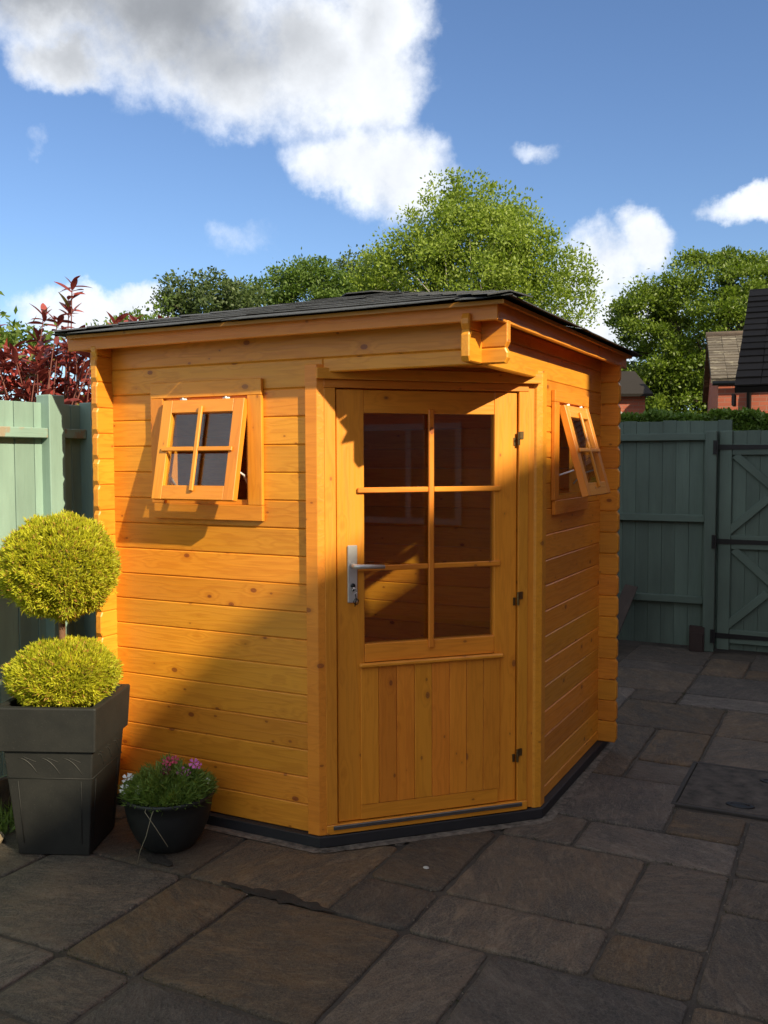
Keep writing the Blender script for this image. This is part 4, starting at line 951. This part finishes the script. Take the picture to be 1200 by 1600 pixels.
# the roof sails past the gable wall
for q in fr2.data.vertices:
    if q.co.x < 0: q.co.x = -0.33
tg = GM @ Matrix.Translation((-0.21, 0, 0))
tiles_on(fr2, tg, 5.0, 5.0, 2.42, k2, 0.30, 0.20, 0.26, M_DTILE, 2.9, 15)
boxp(fr2, 'bargeboard', -0.36, -0.331, -0.28, 0.05, 2.14, 2.26, M_DKBROWN, GM)
# little brick gable seen between the shed and the oak
CM = Matrix.Translation((-4.7, 16.2, 0)) @ Matrix.Rotation(R(25), 4, 'Z')
hC = empty('brick_cottage', (-4.7, 16.2, 0), 'small red brick gable with dark roof just right of the shed, under the oak', 'house')
gable_house(hC, CM, 2.05, 3.0, 2.95, 3.5, M_BRICK, M_DTILE, 0.2)
v, f = tube([tuple(CM @ Vector(q)) for q in ((0.95, -.06, 3.0), (1.2, -.06, 2.75), (1.55, -.06, 2.5))], 0.05, 4); link('bargeboard', mesh_from('bargeboard', v, f), M_UPVC, hC)
# the houses behind the photographer whose roofs shade the patio
hD = empty('terrace_house', (5.0, -9.0, 0), 'two storey brick house with a long level roof that shades the patio', 'house')
RD = Matrix.Translation((5.0, -0.48, 0)) @ Matrix.Rotation(R(-90), 4, 'Z')   # local x runs to -y, front faces -x
rdg = [(0, 6.63), (2.95, 6.62), (3.60, 6.26), (9.0, 6.25)]; ze_ = 4.28
V = [(0, 0, -.1), (9, 0, -.1), (9, 5, -.1), (0, 5, -.1), (0, 0, ze_), (9, 0, ze_), (9, 5, ze_), (0, 5, ze_)]
link('wall', mesh_from('wall', V, [(0, 1, 5, 4), (2, 3, 7, 6), (1, 2, 6, 5), (3, 0, 4, 7)]), M_BRICK, hD, RD)
V = []; F = []
for (x_, z_) in rdg: V += [(x_, -0.10, ze_ - 0.05), (x_, 2.5, z_), (x_, 5.10, ze_ - 0.05)]
for i in range(3): k = i * 3; F += [(k, k + 3, k + 4, k + 1), (k + 1, k + 4, k + 5, k + 2)]
F += [(0, 1, 2), (9, 11, 10)] + [(0, 2, 11, 9)]
link('roof', mesh_from('roof', V, F), M_TILE, hD, RD)
for xx in (1.2, 3.6, 6.0):
    for zz in (0.9, 2.95):
        w_ = boxp(hD, 'window', xx, xx + 1.2, -0.04, 0.02, zz, zz + 1.05, M_UPVC, RD)
        for a in (0.07, 0.635): boxp(w_, 'pane', xx + a, xx + a + .495, -0.048, -0.041, zz + .07, zz + 0.98, M_PANE, RD)
hE = empty('tall_house', (5.0, 9.5, 0), 'taller brick house standing next to the one with the long level roof', 'house')
RE = Matrix.Translation((5.0, 8.8, 0)) @ Matrix.Rotation(R(-90), 4, 'Z')
gable_house(hE, RE, 9.28, 6.0, 7.0, 9.3, M_BRICK, M_TILE, 0.0)

# ================================================================ trees, shrubs, hedge
def branch(rng, a, b, r0, r1, n=6, wig=0.12):
    a = np.array(a, float); b = np.array(b, float); L = np.linalg.norm(b - a); pts = []
    sag = rng.normal(size=3) * wig * L
    for i in range(n):
        f = i / (n - 1); pts.append(tuple(a + (b - a) * f + sag * math.sin(math.pi * f) + np.array([0, 0, 0.10 * L * math.sin(math.pi * f)])))
    return tube(pts, [r0 + (r1 - r0) * i / (n - 1) for i in range(n)], 5, False)
def tree(name, base, trunk_h, lobes, nclump, per, crad, lsize, m, bark, label, cat, seed, tr=0.16, group=None, nb=60, flat=0.6, up=0.3, asp=0.62, shell=0.45):
    rng = np.random.default_rng(seed)
    root = empty(name, base, label, cat, group)
    C = []; 
    vol = np.array([l[3] * l[4] * l[5] for l in lobes]) ** .8; pr = vol / vol.sum()
    for i in range(nclump):
        l = lobes[rng.choice(len(lobes), p=pr)]; u = unit(rng.normal(size=3)); rr_ = rng.uniform(shell ** 2, 1.0) ** .5 * rng.uniform(.9, 1.08)
        C.append(np.array(l[:3]) + u * rr_ * np.array(l[3:]))
    C = np.array(C)
    R_ = rng.uniform(.55, 1.25, nclump) * crad
    cnt = rng.poisson(per, nclump); idx = np.repeat(np.arange(nclump), cnt); n = len(idx)
    off = rng.normal(size=(n, 3)) * np.array([1, 1, flat]) * .55
    P = C[idx] + off * R_[idx][:, None]
    dr = unit(off) * .7 + rng.normal(size=(n, 3)) * .7 + np.array([0, 0, up])
    V = leaf_quads(P, dr, rng.uniform(.6, 1.3, n) * lsize, rng.uniform(.6, 1.2, n) * lsize * asp, rng)
    link('crown', fast_mesh('crown', V, 4, m), None, root)
    cen = np.mean([l[:3] for l in lobes], 0); b0 = np.array(base, float); top = np.array([cen[0], cen[1], cen[2] + .05 * max(l[5] for l in lobes)])
    parts = [tube([tuple(b0), tuple(b0 * .7 + top * .3 + rng.normal(size=3) * .1), tuple(b0 * .35 + top * .65 + rng.normal(size=3) * .12), tuple(top)], [tr, tr * .8, tr * .5, tr * .15], 8, False)]
    for i in rng.choice(nclump, min(nb, nclump), replace=False):
        hf = rng.uniform(.18, .75) * (1 if trunk_h is None else 1); s = b0 + (top - b0) * max(hf, (trunk_h or 0) / max(top[2] - b0[2], .1))
        parts.append(branch(rng, s, b0 * 0 + s + (C[i] - s) * .88, tr * .26, tr * .04, 6, .045))
    v, f = merge(parts); link('trunk', mesh_from('trunk', v, f, True), bark, root)
    return root
def tz(z): return z - 1.58 + 1.58
# large pale green tree behind the shed
tree('ash_tree', (-7.9, 19.4, 0), 2.6, [(-7.9, 19.4, 5.9, 2.3, 2.1, 2.8), (-7.7, 19.5, 7.1, 1.7, 1.5, 1.75), (-9.5, 18.6, 5.5, 1.2, 1.2, 1.8), (-6.1, 20.1, 5.4, 1.4, 1.3, 2.1), (-9.9, 18.4, 6.1, .5, .6, .6), (-5.2, 20.6, 5.4, .5, .5, .8), (-8.8, 18.9, 6.8, 1.1, 1.0, 1.3), (-6.8, 19.9, 6.9, 1.0, 1.0, 1.4)],
     700, 110, 0.31, 0.092, M_ASH, M_PALEB, 'large airy pale green tree rising behind the middle of the shed roof', 'tree', 3, 0.13, nb=150, flat=.85, up=.5, shell=.35)
tree('oak_tree', (-3.0, 31.0, 0), 3.0, [(-3.4, 30.8, 6.0, 2.1, 2.2, 2.9), (-5.1, 29.9, 5.3, 1.5, 1.6, 2.3), (-1.3, 31.9, 6.8, 2.0, 2.0, 2.3), (-3.2, 31.0, 3.8, 2.6, 2.2, 2.0), (-5.4, 29.7, 3.8, 1.2, 1.4, 1.6), (-5.5, 29.6, 6.6, .8, 1, 1.0), (0.6, 32.8, 6.6, 1.7, 1.7, 2.0)],
     480, 270, 0.42, 0.125, M_OAK, M_BARK, 'broad dense green oak on the right beyond the gate', 'tree', 5, 0.30, nb=60, flat=.6, up=.3, shell=.72)
tree('dark_tree', (-13.6, 20.9, 0), 2.5, [(-13.6, 21.0, 6.2, 1.25, 1.1, 1.55), (-14.6, 20.5, 5.8, 1.0, .95, 1.3), (-12.7, 21.4, 5.8, .9, .9, 1.4)],
     240, 150, 0.34, 0.10, M_MIDLEAF, M_BARK, 'rounded mid green tree behind the shed roof, left of the large pale tree', 'tree', 7, 0.12, nb=30)
tree('birch_tree', (-13.2, 23.5, 0), 2.5, [(-13.1, 23.5, 6.9, 1.35, 1.0, 1.4), (-12.3, 23.8, 6.2, .9, .8, 1.5)],
     200, 55, 0.34, 0.11, M_DKLEAF, M_PALEB, 'thin grey green birch crown between the rounded tree and the large pale tree', 'tree', 8, 0.09, nb=60, shell=.2)
tree('olive_tree', (-12.5, 14.7, 0), 2.2, [(-12.6, 14.7, 5.2, 1.0, .9, .85), (-13.2, 14.5, 5.35, .45, .5, .6), (-11.8, 15.0, 5.1, .6, .6, .65)],
     150, 60, 0.26, 0.10, M_DKLEAF, M_BARK, 'sparse olive green treetop above the left half of the shed roof', 'tree', 9, 0.08, nb=60, shell=.2)
tree('fresh_shrub', (-9.7, 9.3, 0), 1.6, [(-9.6, 9.4, 3.7, .6, .55, .5), (-10.0, 9.2, 3.6, .5, .5, .4), (-8.9, 9.8, 3.45, .8, .6, .5)],
     110, 60, 0.2, 0.08, M_BRIGHT, M_BARK, 'fresh green shrub top just above the left part of the shed roof', 'shrub', 10, 0.05, nb=20)
tree('distant_tree', (-11.0, 20.0, 0), 1.6, [(-11.3, 19.2, 4.7, 1.1, .9, .9), (-12.5, 18.2, 4.5, 1.0, .8, .8), (-9.8, 21.5, 4.9, 1.5, .9, 1.0), (-13.9, 17.4, 4.5, .9, .8, .75)],
     230, 90, 0.4, 0.13, M_DKLEAF, M_BARK, 'low dull green tree just over the roof below the taller crowns', 'tree', 12, 0.10, nb=20)
tree('maple_tree', (-5.6, 1.9, 0), 1.4, [(-4.75, 1.55, 2.62, .42, .4, .42), (-5.2, 1.4, 2.6, .6, .5, .5), (-4.45, 1.75, 2.50, .35, .35, .22)],
     70, 42, 0.13, 0.075, M_BRIGHT, M_BARK, 'pale green branches at the left edge behind the red shrub', 'tree', 13, 0.04, nb=40, flat=.35, up=-.1, asp=.45, shell=.1)

# photinia: rosettes of long red leaves above the left fence
rng = np.random.default_rng(31)
ph = empty('photinia_shrub', (-3.35, 1.1, 0), 'red leaved photinia shrub growing above the left fence', 'shrub')
def red_leaf_mesh(L=0.105, Wd=0.034):
    V = []; F = []; n = 6
    for i in range(n + 1):
        f = i / n; w_ = Wd * .5 * math.sin(math.pi * min(1, f * .93 + .05)) ** .8; x = L * f; z = -0.018 * f * f
        V += [(x, -w_, z + .30 * w_), (x, 0, z), (x, w_, z + .30 * w_)]
    for i in range(n): k = i * 3; F += [(k, k + 3, k + 4, k + 1), (k + 1, k + 4, k + 5, k + 2)]
    me = mesh_from('leaf', V, F, True); return me
lm_ = [red_leaf_mesh(.115, .046), red_leaf_mesh(.095, .038), red_leaf_mesh(.13, .046)]
def m_redobj():
    m, t = mat('photinia_leaf_red'); f = t.rnd; n = t.noise(t.ov, 30, 3)
    c = t.mix(t.m('ADD', t.m('MULTIPLY', f, .8), t.m('MULTIPLY', n, .3), clamp=True), (0.14, 0.024, 0.022, 1), (0.44, 0.095, 0.072, 1))
    c = t.mix(t.ss(t.m('FRACT', t.m('MULTIPLY', f, 13.7)), .90, .94), c, (0.20, 0.19, 0.04, 1))
    t.l.new(c, t.p.inputs['Base Color']); t.p.inputs['Roughness'].default_value = .28
    tl = t.new('ShaderNodeBsdfTranslucent'); t.l.new(c, tl.inputs[0]); mx = t.new('ShaderNodeMixShader'); mx.inputs[0].default_value = .25
    t.l.new(t.p.outputs[0], mx.inputs[1]); t.l.new(tl.outputs[0], mx.inputs[2]); t.l.new(mx.outputs[0], t.n['Material Output'].inputs[0]); return m
M_REDO = m_redobj()
for q in lm_: q.materials.append(M_REDO)
VR = np.array([.892, .452, 0]); VF = np.array([-.452, .892, 0]); B0 = np.array([-3.32, 1.18, 0.0])
tips = [(0.10, 0.0, 2.70, 12), (-.12, .1, 2.52, 10), (0.06, .05, 2.56, 9), (0.28, .3, 2.49, 10), (0.42, .3, 2.505, 10), (.55, .5, 2.53, 11), (.62, .55, 2.50, 8)]
for i in range(95): tips.append((rng.uniform(-1.0, .42), rng.uniform(-.30, .45), rng.uniform(1.78, 2.44 if i % 3 else 2.5), int(rng.integers(8, 12))))
nl = 0; parts = []; LV = []
for (a, b, z, k) in tips:
    p = B0 + VR * a + VF * b + np.array([0, 0, z])
    parts.append(branch(rng, B0 + VR * (a * .3 - .1) + VF * b + np.array([0, 0, .9]), p, .008, .003, 6, .04))
    for j in range(k):
        ang = j * 2.4 + rng.uniform(-.3, .3); el_ = rng.uniform(.0, 1.1); pb = Vector(p) - Z * (j * .009)
        d_ = Vector((math.cos(ang) * math.cos(el_), math.sin(ang) * math.cos(el_), math.sin(el_))); s_ = Z.cross(d_).normalized()
        M = frame(pb, d_, s_) @ Matrix.Rotation(rng.uniform(-.7, .7), 4, 'X') @ Matrix.Scale(rng.uniform(.7, 1.1), 4)
        me = lm_[int(rng.integers(0, 3))]
        if nl < 296:
            link('leaf', me, None, ph, M); nl += 1
        else:
            LV.append(([M @ q.co for q in me.vertices], [tuple(pp.vertices) for pp in me.polygons]))
n = 2600
P = B0 + VR * rng.uniform(-1.0, .45, (n, 1)) + VF * rng.uniform(.05, .6, (n, 1)) + np.array([0, 0, 1]) * rng.uniform(1.5, 2.30, (n, 1)) ** 1
Vr = leaf_quads(P, rng.normal(size=(n, 3)) + np.array([0, 0, .2]), rng.uniform(.07, .11, n), .040, rng)
me = fast_mesh('foliage', Vr, 4, M_RED); tag(link('foliage', me, None, ph), kind='stuff')
if LV:
    v, f = merge(LV); tag(link('outer_foliage', mesh_from('outer_foliage', v, f, True), M_REDO, ph), kind='stuff')
v, f = merge(parts); link('stems', mesh_from('stems', v, f, True), M_REDSTEM, ph)

# hedge behind the gate
rng = np.random.default_rng(41); n = 30000
hx = rng.uniform(-1.6, 2.4, n); hy = rng.uniform(5.7, 6.5, n); top = 1.965 + .02 * np.sin(hx * 9) + .015 * np.sin(hx * 23); hz_ = top * rng.uniform(.62, 1.0, n) ** .35
face = rng.uniform(0, 1, n) < .55; hy = np.where(face, 5.7 + rng.normal(size=n) * .02, hy); hz_ = np.where(face, hz_, top + rng.normal(size=n) * .012)
P = np.stack([hx, hy, hz_], 1)
hd = empty('hedge', (0.4, 6.1, 0), 'clipped green hedge showing above the gate and back fence on the right', 'hedge')
link('foliage', fast_mesh('foliage', leaf_quads(P, rng.normal(size=(n, 3)) * .7 + np.array([0, -.35, .45]), rng.uniform(.03, .06, n), .03, rng), 4, M_HEDGE), None, hd)
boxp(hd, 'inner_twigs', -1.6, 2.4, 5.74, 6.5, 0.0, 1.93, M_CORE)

# grit, bark crumbs and a little moss caught in the paving joints
rng = np.random.default_rng(77); G = []
for (i0, j0, i1, j1) in slabs:
    x0, y0, x1, y1 = GX + i0 * U, GY + j0 * U, GX + i1 * U, GY + j1 * U
    if y0 > 3.5 or x0 < -2.2: continue
    for _ in range(16):
        if rng.uniform() < .5: px_, py_ = rng.uniform(x0, x1), y0 + rng.normal() * .006
        else: px_, py_ = x0 + rng.normal() * .006, rng.uniform(y0, y1)
        if rng.uniform() < .25: px_, py_ = rng.uniform(x0, x1), rng.uniform(y0, y1)
        G.append((px_, py_, 0.0006, rng.uniform(.0012, .0042)))
V = []; F = []
for (a, b, c, r_) in G:
    o = len(V); q = rng.uniform(0, 6.28)
    for k in range(4): V.append((a + r_ * rng.uniform(.6, 1.3) * math.cos(q + k * 1.571), b + r_ * rng.uniform(.6, 1.3) * math.sin(q + k * 1.571), c - .002))
    V.append((a, b, c + r_ * rng.uniform(.5, .9)))
    F += [(o, o + 1, o + 4), (o + 1, o + 2, o + 4), (o + 2, o + 3, o + 4), (o + 3, o, o + 4)]
tag(link('grit', mesh_from('grit', V, F), plain('grit_specks', (0.16, 0.13, 0.10), 0.9, 0, .6, 60)), kind='stuff')
n = 2600; ii = rng.integers(0, len(slabs), n); P = []
for k in ii:
    i0, j0, i1, j1 = slabs[k]; x0, y0, x1, y1 = GX + i0 * U, GY + j0 * U, GX + i1 * U, GY + j1 * U
    if y0 > 3.5 or x0 < -2.2: continue
    cx_, cy_ = (rng.uniform(x0, x1), y0) if rng.uniform() < .5 else (x0, rng.uniform(y0, y1))
    if mnoise.noise(Vector((cx_ * 2.2, cy_ * 2.2, 3))) < .08: continue
    for _ in range(5): P.append((cx_ + rng.normal() * .010, cy_ + rng.normal() * .010, -.004))
P = np.array(P); Vm = leaf_quads(P, rng.normal(size=(len(P), 3)) * .6 + np.array([0, 0, .8]), rng.uniform(.004, .009, len(P)), .003, rng)
tag(link('moss', fast_mesh('moss', Vm, 4, leafmat('joint_moss', (0.02, 0.03, 0.008), (0.05, 0.06, 0.015)))), kind='stuff')
